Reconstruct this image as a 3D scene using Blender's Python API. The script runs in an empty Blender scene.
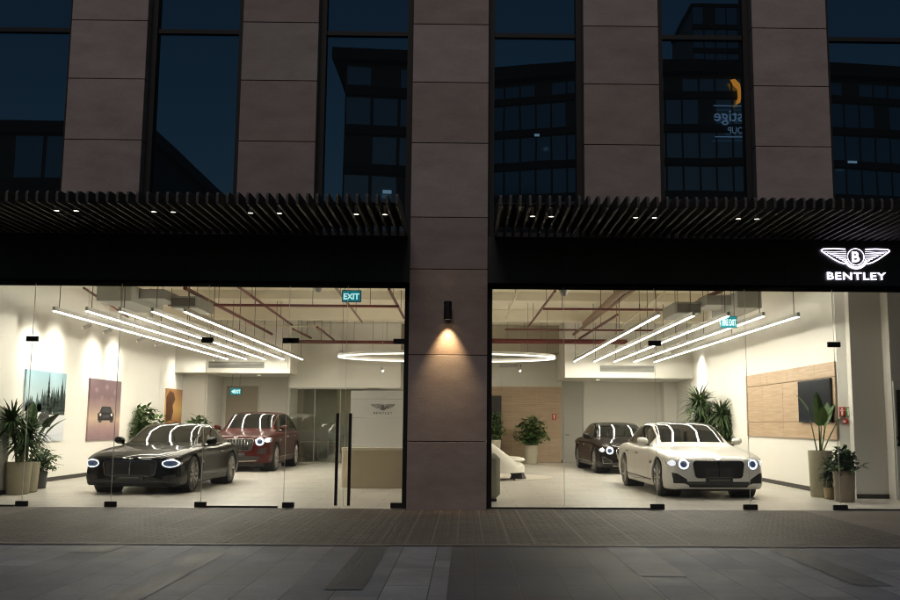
import bpy, bmesh, math, random
import numpy as np
from math import pi, sin, cos, radians as R
from mathutils import Vector, Matrix
random.seed(7)
sc = bpy.context.scene
col = sc.collection

# ------------------------------------------------------------------ camera model (used to measure the place from the photo)
F, S = 960.4, 1.43/1.2676
CX, CY, CZ = .2722*S, -14.3*S, 1.43
YAW, PIT, ROL, SHX = .0142, .1275, .0061, 30.05
def ray(px, py):
    a, b = px-450-SHX, py-300
    a, b = a*cos(ROL)+b*sin(ROL), -a*sin(ROL)+b*cos(ROL)
    x, d, u = a/F, 1., -b/F
    y = d*cos(PIT)-u*sin(PIT); z = d*sin(PIT)+u*cos(PIT)
    return x*cos(YAW)+y*sin(YAW), -x*sin(YAW)+y*cos(YAW), z
def onY(px, py, Y):
    r = ray(px, py); t = (Y-CY)/r[1]; return Vector((CX+t*r[0], Y, CZ+t*r[2]))
def onZ(px, py, Z=0.):
    r = ray(px, py); t = (Z-CZ)/r[2]; return Vector((CX+t*r[0], CY+t*r[1], Z))
def onX(px, py, X):
    r = ray(px, py); t = (X-CX)/r[0]; return Vector((X, CY+t*r[1], CZ+t*r[2]))

# ------------------------------------------------------------------ materials
M = {}
def mat(name, color=(.5,.5,.5), rough=.5, metal=0., coat=0., emit=None, estr=0., noise=None, bump=None, spec=.5, coat_rough=.03):
    m = bpy.data.materials.new(name); m.use_nodes = True; nt = m.node_tree; b = nt.nodes['Principled BSDF']
    b.inputs['Base Color'].default_value = (*color, 1); b.inputs['Roughness'].default_value = rough
    b.inputs['Metallic'].default_value = metal; b.inputs['Coat Weight'].default_value = coat; b.inputs['Coat Roughness'].default_value = coat_rough
    b.inputs['Specular IOR Level'].default_value = spec
    if emit: b.inputs['Emission Color'].default_value = (*emit, 1); b.inputs['Emission Strength'].default_value = estr
    if noise or bump:
        tc = nt.nodes.new('ShaderNodeTexCoord')
        sc_, amt = noise or bump
        n = nt.nodes.new('ShaderNodeTexNoise'); n.inputs['Scale'].default_value = sc_; n.inputs['Detail'].default_value = 5
        nt.links.new(tc.outputs['Object'], n.inputs['Vector'])
        if noise:
            mx = nt.nodes.new('ShaderNodeMixRGB'); mx.inputs[1].default_value = (*[c*(1-amt) for c in color], 1)
            mx.inputs[2].default_value = (*[min(1, c*(1+amt)) for c in color], 1)
            nt.links.new(n.outputs['Fac'], mx.inputs[0]); nt.links.new(mx.outputs[0], b.inputs['Base Color'])
        if bump:
            bp = nt.nodes.new('ShaderNodeBump'); bp.inputs['Strength'].default_value = bump[1]; bp.inputs['Distance'].default_value = .01
            if bump[0] != sc_:
                n2 = nt.nodes.new('ShaderNodeTexNoise'); n2.inputs['Scale'].default_value = bump[0]; nt.links.new(tc.outputs['Object'], n2.inputs['Vector']); n = n2
            nt.links.new(n.outputs['Fac'], bp.inputs['Height']); nt.links.new(bp.outputs[0], b.inputs['Normal'])
    M[name] = m; return m
class NT:
    """small helper to wire a node tree"""
    def __init__(s, m): s.nt = m.node_tree
    def n(s, t, **kw):
        nd = s.nt.nodes.new('ShaderNode'+t)
        for k, v in kw.items():
            if k in nd.inputs.keys(): nd.inputs[k].default_value = v
            else: setattr(nd, k, v)
        return nd
    def l(s, a, b): s.nt.links.new(a, b)

mat('stone', (.245,.170,.150), .62)
def stone_nodes():
    m = M['stone']; t = NT(m); b = m.node_tree.nodes['Principled BSDF']
    tc = t.n('TexCoord'); mp = t.n('Mapping'); mp.inputs['Scale'].default_value = (1,1,2.2); t.l(tc.outputs['Object'], mp.inputs['Vector'])
    n1 = t.n('TexNoise', Scale=1.3, Detail=7., Roughness=.65); t.l(mp.outputs[0], n1.inputs['Vector'])
    n2 = t.n('TexNoise', Scale=38., Detail=3.); t.l(tc.outputs['Object'], n2.inputs['Vector'])
    at = t.n('Attribute'); at.attribute_name = 'tone'
    r = t.n('ValToRGB'); e = r.color_ramp.elements; e[0].position = .3; e[0].color = (.220,.166,.149,1); e[1].position = .72; e[1].color = (.325,.258,.235,1)
    t.l(n1.outputs['Fac'], r.inputs[0])
    mx = t.n('MixRGB', blend_type='MULTIPLY'); mx.inputs[0].default_value = .35; t.l(r.outputs[0], mx.inputs[1]); t.l(n2.outputs['Fac'], mx.inputs[2])
    m2 = t.n('MixRGB', blend_type='MULTIPLY'); m2.inputs[0].default_value = 1.; t.l(mx.outputs[0], m2.inputs[1]); t.l(at.outputs['Color'], m2.inputs[2])
    t.l(m2.outputs[0], b.inputs['Base Color'])
    bp = t.n('Bump', Strength=.25, Distance=.006); t.l(n2.outputs['Fac'], bp.inputs['Height']); t.l(bp.outputs[0], b.inputs['Normal'])
stone_nodes()
mat('black_metal', (.010,.009,.009), .6, noise=(3.,.3), spec=.25); mat('fascia_black', (.010,.009,.0085), .38, bump=(2.,.05))
mat('slat_metal', (.045,.041,.038), .6, noise=(2.,.25))
mat('matte_black', (.006,.006,.006), .95, spec=.0); mat('joint', (.03,.026,.024), .9)
mat('white_wall', (.80,.785,.735), .85, noise=(1.2,.03), spec=.2); mat('ceiling_paint', (.80,.745,.62), .9, noise=(.8,.06), spec=.1)
mat('grey_wall', (.42,.41,.38), .7, noise=(1.,.05)); mat('taupe_wall', (.40,.36,.29), .8, noise=(1.,.05))
mat('skirting', (.03,.025,.022), .5)
mat('duct', (.34,.34,.31), .5, .3, noise=(4.,.12)); mat('duct_dark', (.10,.09,.075), .6); mat('red_pipe', (.105,.013,.011), .45, noise=(6.,.2)); mat('brown_pipe', (.22,.14,.10), .5)
mat('cable', (.10,.09,.08), .5); mat('housing', (.55,.53,.50), .5)
mat('strip_emit', (.9,.9,.9), .5, emit=(1.,.925,.775), estr=77.); mat('ring_emit', (.9,.9,.9), .5, emit=(1.,.92,.78), estr=2.0)
mat('spot_emit', (.9,.9,.9), .5, emit=(1.,.9,.72), estr=12.)
mat('lamp_emit', (.9,.8,.6), .5, emit=(1.,.78,.42), estr=14.); mat('down_emit', (.9,.8,.6), .5, emit=(1.,.86,.66), estr=5.)
mat('sign_emit', (.9,.9,.95), .5, emit=(.84,.79,1.), estr=3.4)
mat('exit_teal', (.0,.2,.25), .4, emit=(.01,.22,.27), estr=.62); mat('exit_white', (.8,.9,.9), .4, emit=(.55,1.,1.), estr=.95)
mat('exit_case', (.02,.05,.05), .5)
mat('tyre', (.012,.012,.012), .75); mat('rim', (.30,.29,.28), .28, .9); mat('rim_dark', (.09,.09,.09), .3, .8); mat('disc_dark', (.008,.008,.008), .8)
mat('chrome', (.72,.72,.72), .12, 1.); mat('black_gloss', (.008,.008,.009), .12, coat=.6); mat('black_plastic', (.014,.014,.014), .5)
mat('paint_white', (.80,.78,.74), .32, coat=.6, noise=(.7,.01)); mat('paint_black', (.003,.0035,.003), .4, .0, coat=.42, spec=.02, coat_rough=.005); mat('paint_night', (.006,.004,.004), .4, .0, coat=.42, spec=.02, coat_rough=.005)
mat('paint_red', (.045,.006,.005), .35, .0, coat=.3, spec=.06)
mat('car_glass', (.010,.011,.011), .02, spec=.5)
mat('led', (.9,.9,.95), .3, emit=(.76,.86,1.), estr=1.5); mat('led_soft', (.9,.9,.95), .3, emit=(.80,.86,1.), estr=.85); mat('lamp_inner', (.03,.035,.045), .1, emit=(.16,.21,.32), estr=.22); mat('lens_glass', (.01,.015,.03), .05, emit=(.08,.14,.4), estr=.3); mat('plate', (.02,.02,.02), .4); mat('plate_text', (.25,.25,.25), .5)
mat('pot_olive', (.26,.235,.165), .75, noise=(5.,.08)); mat('pot_grey', (.05,.05,.05), .7); mat('pot_brown', (.20,.165,.125), .8, noise=(9.,.15)); mat('pot_wicker', (.34,.26,.16), .8, noise=(40.,.3)); mat('pot_tan', (.44,.40,.31), .75)
mat('soil', (.03,.022,.015), .95)
for nm, c in (('leaf_dark',(.030,.060,.022)),('leaf_mid',(.055,.105,.032)),('leaf_light',(.085,.15,.04)),('leaf_grey',(.07,.10,.055))):
    mat(nm, c, .62, noise=(9.,.4), spec=.3)
mat('stem', (.16,.13,.07), .7, noise=(12.,.25)); mat('stem_green', (.09,.13,.05), .6)
mat('screen', (.010,.016,.026), .2, spec=.2); mat('white_panel', (.62,.62,.61), .35, noise=(1.,.03)); mat('desk', (.36,.30,.215), .6, noise=(3.,.06)); mat('desk_top', (.5,.45,.36), .4)
mat('logo_dark', (.03,.03,.032), .4); mat('shell_white', (.78,.75,.68), .6, bump=(60.,.2)); mat('ottoman', (.30,.29,.22), .9, noise=(30.,.15), bump=(80.,.3)); mat('rug', (.54,.50,.43), .98, noise=(20.,.1))
mat('fire_red', (.45,.02,.015), .45); mat('fire_white', (.8,.8,.78), .5); mat('door_grey', (.50,.50,.49), .5); mat('door_white', (.72,.71,.68), .5); mat('sign_green', (.12,.30,.10), .5)
mat('tower_dark', (.085,.10,.11), .6); mat('tower_band', (.05,.055,.06), .7); mat('tower_glass', (.26,.36,.42), .16, .75)
mat('tower_sign', (.6,.7,.8), .5, emit=(.45,.68,.95), estr=.72); mat('tower_orange', (.8,.3,.05), .5, emit=(1.,.30,.03), estr=3.)
mat('room_light', (.8,.8,.8), .5, emit=(.6,.85,1.), estr=1.1)

def wood():
    m = mat('wood', (.46,.30,.17), .5); t = NT(m); b = m.node_tree.nodes['Principled BSDF']
    tc = t.n('TexCoord'); mp = t.n('Mapping'); mp.inputs['Scale'].default_value = (.55,.55,14.); t.l(tc.outputs['Object'], mp.inputs['Vector'])
    n = t.n('TexNoise', Scale=2.2, Detail=6., Distortion=.6); t.l(mp.outputs[0], n.inputs['Vector'])
    r = t.n('ValToRGB'); e = r.color_ramp.elements; e[0].position = .3; e[0].color = (.36,.255,.165,1); e[1].position = .72; e[1].color = (.52,.39,.27,1)
    t.l(n.outputs['Fac'], r.inputs[0]); t.l(r.outputs[0], b.inputs['Base Color'])
wood()
def tiles(name, c1, c2, cm, w, h, mortar, rough, scale=1., rot=0., offset=.5, lines=None, nz=.35, bumpy=.4, spec=.4):
    m = mat(name, c1, rough, spec=spec); t = NT(m); b = m.node_tree.nodes['Principled BSDF']
    tc = t.n('TexCoord'); mp = t.n('Mapping'); mp.inputs['Rotation'].default_value = (0,0,rot); t.l(tc.outputs['Object'], mp.inputs['Vector'])
    br = t.n('TexBrick', Scale=scale); br.offset = offset
    br.inputs['Color1'].default_value = (*c1,1); br.inputs['Color2'].default_value = (*c2,1); br.inputs['Mortar'].default_value = (*cm,1)
    br.inputs['Mortar Size'].default_value = mortar; br.inputs['Brick Width'].default_value = w; br.inputs['Row Height'].default_value = h; br.inputs['Bias'].default_value = 0.
    br.inputs['Mortar Smooth'].default_value = .3
    t.l(mp.outputs[0], br.inputs['Vector'])
    n = t.n('TexNoise', Scale=1.1, Detail=6., Roughness=.6); t.l(tc.outputs['Object'], n.inputs['Vector'])
    n2 = t.n('TexNoise', Scale=32., Detail=4., Roughness=.7); t.l(tc.outputs['Object'], n2.inputs['Vector'])
    mr = t.n('MapRange'); mr.inputs[3].default_value = 1-nz; mr.inputs[4].default_value = 1+nz; t.l(n.outputs['Fac'], mr.inputs[0]); mr.inputs[1].default_value = .25; mr.inputs[2].default_value = .75
    mr2 = t.n('MapRange'); mr2.inputs[3].default_value = 1-nz*.5; mr2.inputs[4].default_value = 1+nz*.5; mr2.inputs[1].default_value = .3; mr2.inputs[2].default_value = .7; t.l(n2.outputs['Fac'], mr2.inputs[0])
    v = t.n('VectorMath', operation='SCALE'); t.l(br.outputs['Color'], v.inputs[0]); t.l(mr.outputs[0], v.inputs['Scale'])
    v2 = t.n('VectorMath', operation='SCALE'); t.l(v.outputs[0], v2.inputs[0]); t.l(mr2.outputs[0], v2.inputs['Scale'])
    n3 = t.n('TexNoise', Scale=.45, Detail=8., Roughness=.7, Distortion=.6); t.l(tc.outputs['Object'], n3.inputs['Vector'])
    r3 = t.n('ValToRGB'); e3 = r3.color_ramp.elements; e3[0].position = .36; e3[0].color = (1-nz*1.1,)*3+(1,); e3[1].position = .56; e3[1].color = (1,1,1,1); t.l(n3.outputs['Fac'], r3.inputs[0])
    v3 = t.n('MixRGB', blend_type='MULTIPLY'); v3.inputs[0].default_value = 1. if bumpy else 0.; t.l(v2.outputs[0], v3.inputs[1]); t.l(r3.outputs[0], v3.inputs[2])
    t.l(v3.outputs[0], b.inputs['Base Color'])
    if bumpy:
        ad = t.n('Math', operation='MULTIPLY_ADD'); t.l(br.outputs['Fac'], ad.inputs[0]); ad.inputs[1].default_value = -1.; t.l(n2.outputs['Fac'], ad.inputs[2])
        bp = t.n('Bump', Strength=bumpy, Distance=.006); t.l(ad.outputs[0], bp.inputs['Height']); t.l(bp.outputs[0], b.inputs['Normal'])
    rr = t.n('MapRange'); rr.inputs[3].default_value = rough-(.12 if bumpy else .02); rr.inputs[4].default_value = rough+(.12 if bumpy else .02); t.l(n.outputs['Fac'], rr.inputs[0]); t.l(rr.outputs[0], b.inputs['Roughness'])
    return m
tiles('slab', (.145,.158,.188), (.245,.258,.285), (.055,.057,.062), 1.05, .40, .007, .6, rot=pi/2)
tiles('slab_dark', (.044,.054,.076), (.062,.073,.096), (.025,.026,.030), 1.05, .40, .006, .55, rot=pi/2)
tiles('slab_light', (.29,.295,.30), (.31,.315,.32), (.08,.08,.08), 1.5, 1.24, .010, .6, rot=pi/2)
tiles('paver', (.080,.068,.060), (.135,.115,.100), (.028,.025,.023), .22, .11, .020, .62, nz=.4, bumpy=.9)
tiles('side_paver', (.135,.120,.105), (.16,.14,.125), (.07,.06,.055), .9, .45, .010, .6)
mat('paver_line', (.14,.12,.105), .6, noise=(3.,.3))
tiles('floor_tile', (.68,.655,.60), (.71,.685,.63), (.44,.41,.36), 1.2, .6, .007, .25, nz=.07, bumpy=0, spec=.5)

def glass(name, base, tint=(1,1,1)):
    """thin architectural glass: clear with a view-angle dependent mirror layer"""
    m = bpy.data.materials.new(name); m.use_nodes = True; nt = m.node_tree; nt.nodes.remove(nt.nodes['Principled BSDF']); t = NT(m)
    out = nt.nodes['Material Output']; lw = t.n('LayerWeight', Blend=.5)
    p = t.n('Math', operation='POWER'); p.inputs[1].default_value = 5.; t.l(lw.outputs['Facing'], p.inputs[0])
    ma = t.n('Math', operation='MULTIPLY_ADD'); ma.inputs[1].default_value = 1-base; ma.inputs[2].default_value = base; t.l(p.outputs[0], ma.inputs[0])
    tr = t.n('BsdfTransparent'); tr.inputs[0].default_value = (*tint,1); gl = t.n('BsdfGlossy', Roughness=0.)
    mx = t.n('MixShader'); t.l(ma.outputs[0], mx.inputs[0]); t.l(tr.outputs[0], mx.inputs[1]); t.l(gl.outputs[0], mx.inputs[2]); t.l(mx.outputs[0], out.inputs[0])
    M[name] = m; return m
glass('shop_glass', .03, (.965,.975,.965)); glass('office_glass', .16, (.86,.89,.86))
def upper_glass():
    m = bpy.data.materials.new('upper_glass'); m.use_nodes = True; nt = m.node_tree; nt.nodes.remove(nt.nodes['Principled BSDF']); t = NT(m)
    out = nt.nodes['Material Output']; lw = t.n('LayerWeight', Blend=.5)
    p = t.n('Math', operation='POWER'); p.inputs[1].default_value = 4.; t.l(lw.outputs['Facing'], p.inputs[0])
    ma = t.n('Math', operation='MULTIPLY_ADD'); ma.inputs[1].default_value = .8; ma.inputs[2].default_value = .165; t.l(p.outputs[0], ma.inputs[0])
    df = t.n('BsdfDiffuse'); df.inputs[0].default_value = (.006,.009,.012,1); gl = t.n('BsdfGlossy', Roughness=.0); gl.inputs[0].default_value = (.55,.77,.96,1)
    tc = t.n('TexCoord'); n = t.n('TexNoise', Scale=.7, Detail=1.); t.l(tc.outputs['Object'], n.inputs['Vector']); bp = t.n('Bump', Strength=.05, Distance=.02); t.l(n.outputs['Fac'], bp.inputs['Height']); t.l(bp.outputs[0], gl.inputs['Normal'])
    mx = t.n('MixShader'); t.l(ma.outputs[0], mx.inputs[0]); t.l(df.outputs[0], mx.inputs[1]); t.l(gl.outputs[0], mx.inputs[2]); t.l(mx.outputs[0], out.inputs[0])
    M['upper_glass'] = m
upper_glass()
def gradient(name, stops, axis=2, rough=.5, noise=.0, nscale=3.):
    m = mat(name, (.5,.5,.5), rough); t = NT(m); b = m.node_tree.nodes['Principled BSDF']
    tc = t.n('TexCoord'); sp = t.n('SeparateXYZ'); t.l(tc.outputs['Generated'], sp.inputs[0])
    n = t.n('TexNoise', Scale=nscale, Detail=4.); t.l(tc.outputs['Generated'], n.inputs['Vector'])
    ad = t.n('Math', operation='MULTIPLY_ADD'); ad.inputs[1].default_value = noise; t.l(n.outputs['Fac'], ad.inputs[0]); t.l(sp.outputs[axis], ad.inputs[2])
    r = t.n('ValToRGB'); el = r.color_ramp.elements
    while len(el) < len(stops): el.new(.5)
    for e, (p, c) in zip(el, stops): e.position = p; e.color = (*c, 1)
    t.l(ad.outputs[0], r.inputs[0]); t.l(r.outputs[0], b.inputs['Base Color'])
gradient('print_snow', [(0,(.62,.66,.72)),(.45,(.74,.76,.78)),(.5,(.55,.66,.72)),(.75,(.42,.58,.64)),(1,(.28,.46,.56))], noise=.06)
gradient('print_dusk', [(0,(.16,.10,.13)),(.3,(.34,.22,.22)),(.45,(.52,.38,.29)),(.6,(.33,.235,.215)),(.8,(.17,.10,.12)),(1,(.15,.09,.11))], noise=.18, nscale=4.)
gradient('print_amber', [(0,(.10,.04,.02)),(.3,(.45,.20,.06)),(.6,(.70,.42,.14)),(1,(.40,.20,.08))], noise=.2)
mat('print_tree', (.015,.035,.03), .6); mat('print_tree_far', (.06,.11,.11), .6); mat('print_car', (.05,.055,.06), .4); mat('print_car_dark', (.02,.016,.018), .4); mat('print_pale', (.62,.55,.50), .6); mat('print_figure', (.10,.035,.015), .6)

# ------------------------------------------------------------------ mesh helpers
class MB:
    def __init__(s): s.v = []; s.f = []; s.mi = []; s.cur = 0; s.tone = None
    def add(s, vs, fs):
        o = len(s.v); s.v += [tuple(p) for p in vs]
        for f in fs: s.f.append(tuple(i+o for i in f)); s.mi.append(s.cur)
        return s
    def box(s, lo, hi):
        x0,y0,z0 = [min(a,b) for a,b in zip(lo,hi)]; x1,y1,z1 = [max(a,b) for a,b in zip(lo,hi)]
        return s.add([(x0,y0,z0),(x1,y0,z0),(x1,y1,z0),(x0,y1,z0),(x0,y0,z1),(x1,y0,z1),(x1,y1,z1),(x0,y1,z1)],
              [(0,3,2,1),(4,5,6,7),(0,1,5,4),(1,2,6,5),(2,3,7,6),(3,0,4,7)])
    def bbox(s, lo, hi, b=.01):
        """box with chamfered edges"""
        lo, hi2 = [min(a,c) for a,c in zip(lo,hi)], [max(a,c) for a,c in zip(lo,hi)]; bm = bmesh.new()
        bmesh.ops.create_cube(bm, size=1.); c = [(a+d)/2 for a,d in zip(lo,hi2)]; d = [d_-a for a,d_ in zip(lo,hi2)]
        for v in bm.verts: v.co = Vector([c[i]+v.co[i]*d[i] for i in range(3)])
        bmesh.ops.bevel(bm, geom=list(bm.edges), offset=min(b, min(d)*.45), segments=1, affect='EDGES', profile=.5)
        bm.verts.index_update(); s.add([v.co[:] for v in bm.verts], [[v.index for v in f.verts] for f in bm.faces]); bm.free(); return s
    def tube(s, pts, r, n=8, caps=True):
        pts = [Vector(p) for p in pts]; rs = r if isinstance(r, (list,tuple)) else [r]*len(pts); vs = []; fs = []
        up = Vector((0,0,1))
        for i, p in enumerate(pts):
            d = (pts[min(i+1,len(pts)-1)]-pts[max(i-1,0)]).normalized()
            a = d.cross(up)
            if a.length < 1e-3: a = d.cross(Vector((1,0,0)))
            a.normalize(); b = d.cross(a).normalized()
            for k in range(n): t = 2*pi*k/n; vs.append(p+a*rs[i]*cos(t)+b*rs[i]*sin(t))
        for i in range(len(pts)-1):
            for k in range(n): k2 = (k+1)%n; fs.append((i*n+k, i*n+k2, (i+1)*n+k2, (i+1)*n+k))
        if caps: fs.append(tuple(range(n-1,-1,-1))); fs.append(tuple((len(pts)-1)*n+k for k in range(n)))
        return s.add(vs, fs)
    def lathe(s, prof, c=(0,0,0), n=24, axis='z'):
        vs = []; fs = []
        for r, h in prof:
            for k in range(n):
                t = 2*pi*k/n
                p = {'z':(r*cos(t), r*sin(t), h), 'x':(h, r*cos(t), r*sin(t)), 'y':(r*cos(t), h, r*sin(t))}[axis]
                vs.append((c[0]+p[0], c[1]+p[1], c[2]+p[2]))
        m = len(prof)
        for i in range(m-1):
            for k in range(n): k2 = (k+1)%n; fs.append((i*n+k, i*n+k2, (i+1)*n+k2, (i+1)*n+k))
        return s.add(vs, fs)
    def grid(s, P):
        P = [list(r) for r in P]; nu, nv = len(P), len(P[0])
        return s.add([p for r in P for p in r], [(i*nv+j, i*nv+j+1, (i+1)*nv+j+1, (i+1)*nv+j) for i in range(nu-1) for j in range(nv-1)])
    def prism(s, poly, fn, t0, t1):
        """2-D outline given thickness; fn(u,v,t) -> point"""
        n = len(poly); vs = [fn(u,v,t0) for u,v in poly]+[fn(u,v,t1) for u,v in poly]
        return s.add(vs, [tuple(range(n)), tuple(range(2*n-1,n-1,-1))]+[(i,(i+1)%n,n+(i+1)%n,n+i) for i in range(n)])
    def build(s, name, m, parent=None, smooth=None, fix=True):
        me = bpy.data.meshes.new(name); off = Vector((0,0,0)); q = parent
        while q is not None: off += q.location; q = q.parent
        me.from_pydata([tuple(Vector(p)-off) for p in s.v], [], s.f)
        for k in (m if isinstance(m, (list,tuple)) else [m]): me.materials.append(M[k])
        if any(s.mi): me.polygons.foreach_set('material_index', s.mi)
        me.update()
        if fix:
            bm = bmesh.new(); bm.from_mesh(me); bmesh.ops.recalc_face_normals(bm, faces=bm.faces); bm.to_mesh(me); bm.free()
        if smooth:
            me.polygons.foreach_set('use_smooth', [True]*len(me.polygons)); me.set_sharp_from_angle(angle=R(smooth))
        if s.tone:
            a = me.color_attributes.new('tone', 'FLOAT_COLOR', 'POINT')
            for i, t in enumerate(s.tone): a.data[i].color = (t[0], t[1], t[2], 1)
        o = bpy.data.objects.new(name, me); col.objects.link(o)
        if parent is not None: o.parent = parent
        return o
def tag(o, label=None, cat=None, group=None, kind=None):
    if label: o['label'] = label
    if cat: o['category'] = cat
    if group: o['group'] = group
    if kind: o['kind'] = kind
    return o
def thing(name, label, cat, loc=(0,0,0), group=None):
    o = bpy.data.objects.new(name, None); col.objects.link(o); o.location = loc; o.empty_display_size = .1
    bpy.context.view_layer.update() if False else None
    return tag(o, label, cat, group)
def copy_tree(o, parent=None):
    c = o.copy(); col.objects.link(c)
    if parent is not None: c.parent = parent
    for ch in [x for x in col.objects if x.parent == o]: copy_tree(ch, c)
    return c
def text_mesh(body, size, weight=.0, spacing=1., sx=1.):
    cu = bpy.data.curves.new('lettering_curve', 'FONT'); cu.body = body; cu.size = size; cu.align_x = 'CENTER'; cu.align_y = 'CENTER'; cu.offset = weight; cu.space_character = spacing; cu.extrude = .0; cu.resolution_u = 3
    o = bpy.data.objects.new('lettering_curve', cu); col.objects.link(o); dg = bpy.context.evaluated_depsgraph_get(); dg.update()
    me = o.evaluated_get(dg).to_mesh(); vs = [(v.co.x*sx, v.co.y) for v in me.vertices]; fs = [tuple(p.vertices) for p in me.polygons]
    o.evaluated_get(dg).to_mesh_clear(); bpy.data.objects.remove(o); bpy.data.curves.remove(cu)
    xs = [v[0] for v in vs]; ys = [v[1] for v in vs]; cx, cy = (min(xs)+max(xs))/2, (min(ys)+max(ys))/2
    return [(x-cx, y-cy) for x, y in vs], fs, max(xs)-min(xs), max(ys)-min(ys)
def put_text(mb, body, fn, width, height, weight=.0, t=.0, depth=0.01, spacing=1.):
    """lettering of exact width x height through fn(u,v,t), slightly raised"""
    vs, fs, w, h = text_mesh(body, 1., weight, spacing)
    sx, sy = width/w, height/h
    mb.add([fn(x*sx, y*sy, t+depth) for x, y in vs], fs)

# ------------------------------------------------------------------ setting: ground
P, HW, ZF, GY = 2.984, .662, 3.80, .30      # bay pitch, half column width, underside of fascia, glass plane
LW, RW, BW, CEIL = -9.5, 7.85, 19.5, 4.95   # side walls, back wall, ceiling
def sheet(name, m, poly, z, kind='structure'):
    b = MB(); b.add([(x,y,z) for x,y in poly], [tuple(range(len(poly)))]); o = b.build(name, m); o['kind'] = kind; return o
sheet('pavement', 'slab', [(-140,-160),(140,-160),(140,GY+.2),(-140,GY+.2)], -.004)
def px_poly(*pts): return [(lambda p: (p.x, p.y))(onZ(x,y,0)) for x,y in pts]
def band(name, m, x0, x1, y0, y1, z=.001): sheet(name, m, [(x0,y0),(x1,y0),(x1,y1),(x0,y1)], z)
sheet('paver_strip', 'paver', [(-6.7,-4.5),(6.0,-4.5),(6.0,GY-.06),(-6.7,GY-.06)], .002)
sheet('side_paving', 'side_paver', [(6.0,-4.5),(30,-4.5),(30,GY-.06),(6.0,GY-.06)], .002)
sheet('side_paving', 'side_paver', [(-30,-4.5),(-6.7,-4.5),(-6.7,GY-.06),(-30,GY-.06)], .002)
b = MB(); x = -6.3
while x < 5.9:
    b.add([(x,-4.45,.006),(x+.022,-4.45,.006),(x+.022,GY-.1,.006),(x,GY-.1,.006)], [(0,1,2,3)]); x += .62 if abs(x+.3) > 1.2 else .31
b.add([(-6.7,-4.62,.006),(6.0,-4.62,.006),(6.0,-4.5,.006),(-6.7,-4.5,.006)], [(0,1,2,3)])
b.build('paver_joint_lines', 'paver_line')['kind'] = 'structure'
for x0, x1, y0, y1 in ((.16,1.96,-12.,-4.66),(-.90,-.57,-7.6,-4.66),(-2.6,-2.3,-9.5,-5.2),(3.82,4.16,-7.3,-4.66),(-3.95,-3.62,-5.35,-4.66),(-5.6,-5.28,-8.2,-5.6),(5.9,6.22,-8.0,-5.2)): band('dark_paving_band', 'slab_dark', x0, x1, y0, y1)
band('light_paving_slab', 'slab_light', 1.964, 2.42, -6.8, -4.66)
sheet('showroom_floor', 'floor_tile', [(-11,GY-.058),(11,GY-.058),(11,BW+6),(-11,BW+6)], .004)

# ------------------------------------------------------------------ the building: stone columns, upper windows, fascia, interior shell
bld = thing('commercial_building', 'stone faced building with tall dark upper windows over a lit showroom', 'building', (0,.5,0))
JZ = [-.02,1.12,2.56,4.02,4.92,6.23,7.32,8.38,9.5,10.6,11.7]
TOP = 11.7
def column(cx, zs, seed):
    rnd = random.Random(seed); b = MB(); b.tone = []
    cols_ = [(-HW, HW)]
    for z0, z1 in zip(zs[:-1], zs[1:]):
        for xa, xb in cols_:
            n0 = len(b.v); b.bbox((cx+xa+.001, 0, z0+.005), (cx+xb-.001, .62, z1-.005), .006)
            k = rnd.uniform(.82,1.14); w = rnd.uniform(-.05,.06); b.tone += [(k*(1+w), k, k*(1-w))]*(len(b.v)-n0)
    n0 = len(b.v); b.box((cx-HW+.02,.02,zs[0]+.01),(cx+HW-.02,.60,zs[-1]-.01)); b.tone += [(.2,.2,.2)]*(len(b.v)-n0)
    return b.build('stone_column', 'stone', bld, 30)
for k in range(-3, 4):
    column(k*P, JZ if k in (0,-3,3) else [4.6]+[z for z in JZ if z > 5], k+50)
MULZ = 8.30
for k in range(-3, 3):
    xa, xb = k*P+HW, (k+1)*P-HW; fr = MB()
    for x0, x1 in ((xa, xa+.11), (xb-.11, xb)): fr.box((x0,GY-.10,4.62),(x1,GY+.12,TOP))
    fr.box((xa+.112,GY-.05,MULZ-.04),(xb-.112,GY+.06,MULZ+.04)); fr.box((xa+.112,GY-.05,4.62),(xb-.112,GY+.06,4.72)); fr.box((xa+.112,GY-.05,TOP-.1),(xb-.112,GY+.06,TOP))
    w = fr.build('upper_window', 'black_metal', bld)
    for z0, z1 in ((4.722, MULZ-.042), (MULZ+.042, TOP-.102)):
        g = MB().box((xa+.112,GY,z0),(xb-.112,GY+.02,z1)); g.build('window_pane', 'upper_glass', w)
b = MB()
b.box((-3*P,.8,4.6),(3*P,1.,TOP+1)); b.box((-3*P-.6,-.02,TOP+.003),(3*P+.6,1.2,TOP+1.3)); b.build('upper_wall', 'fascia_black', bld)
for xa, xb in ((-3*P+HW+.004, -HW-.004), (HW+.004, 3*P-HW-.004)):
    b = MB(); n = 6
    for i in range(n):
        b.box((xa+(xb-xa)*i/n+.002,.045,ZF),(xa+(xb-xa)*(i+1)/n-.002,.30,4.60))
    b.build('fascia_panel', 'fascia_black', bld)
    MB().box((xa,.03,ZF-.035),(xb,.335,ZF-.003)).build('fascia_trim', 'matte_black', bld)
    b = MB()
    for x0, x1 in ((xa, xa+.085) if xa > 0 else (xb-.085, xb),): b.box((x0,GY-.04,0),(x1,GY+.10,ZF-.037))
    b.build('jamb', 'black_metal', bld)
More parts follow.
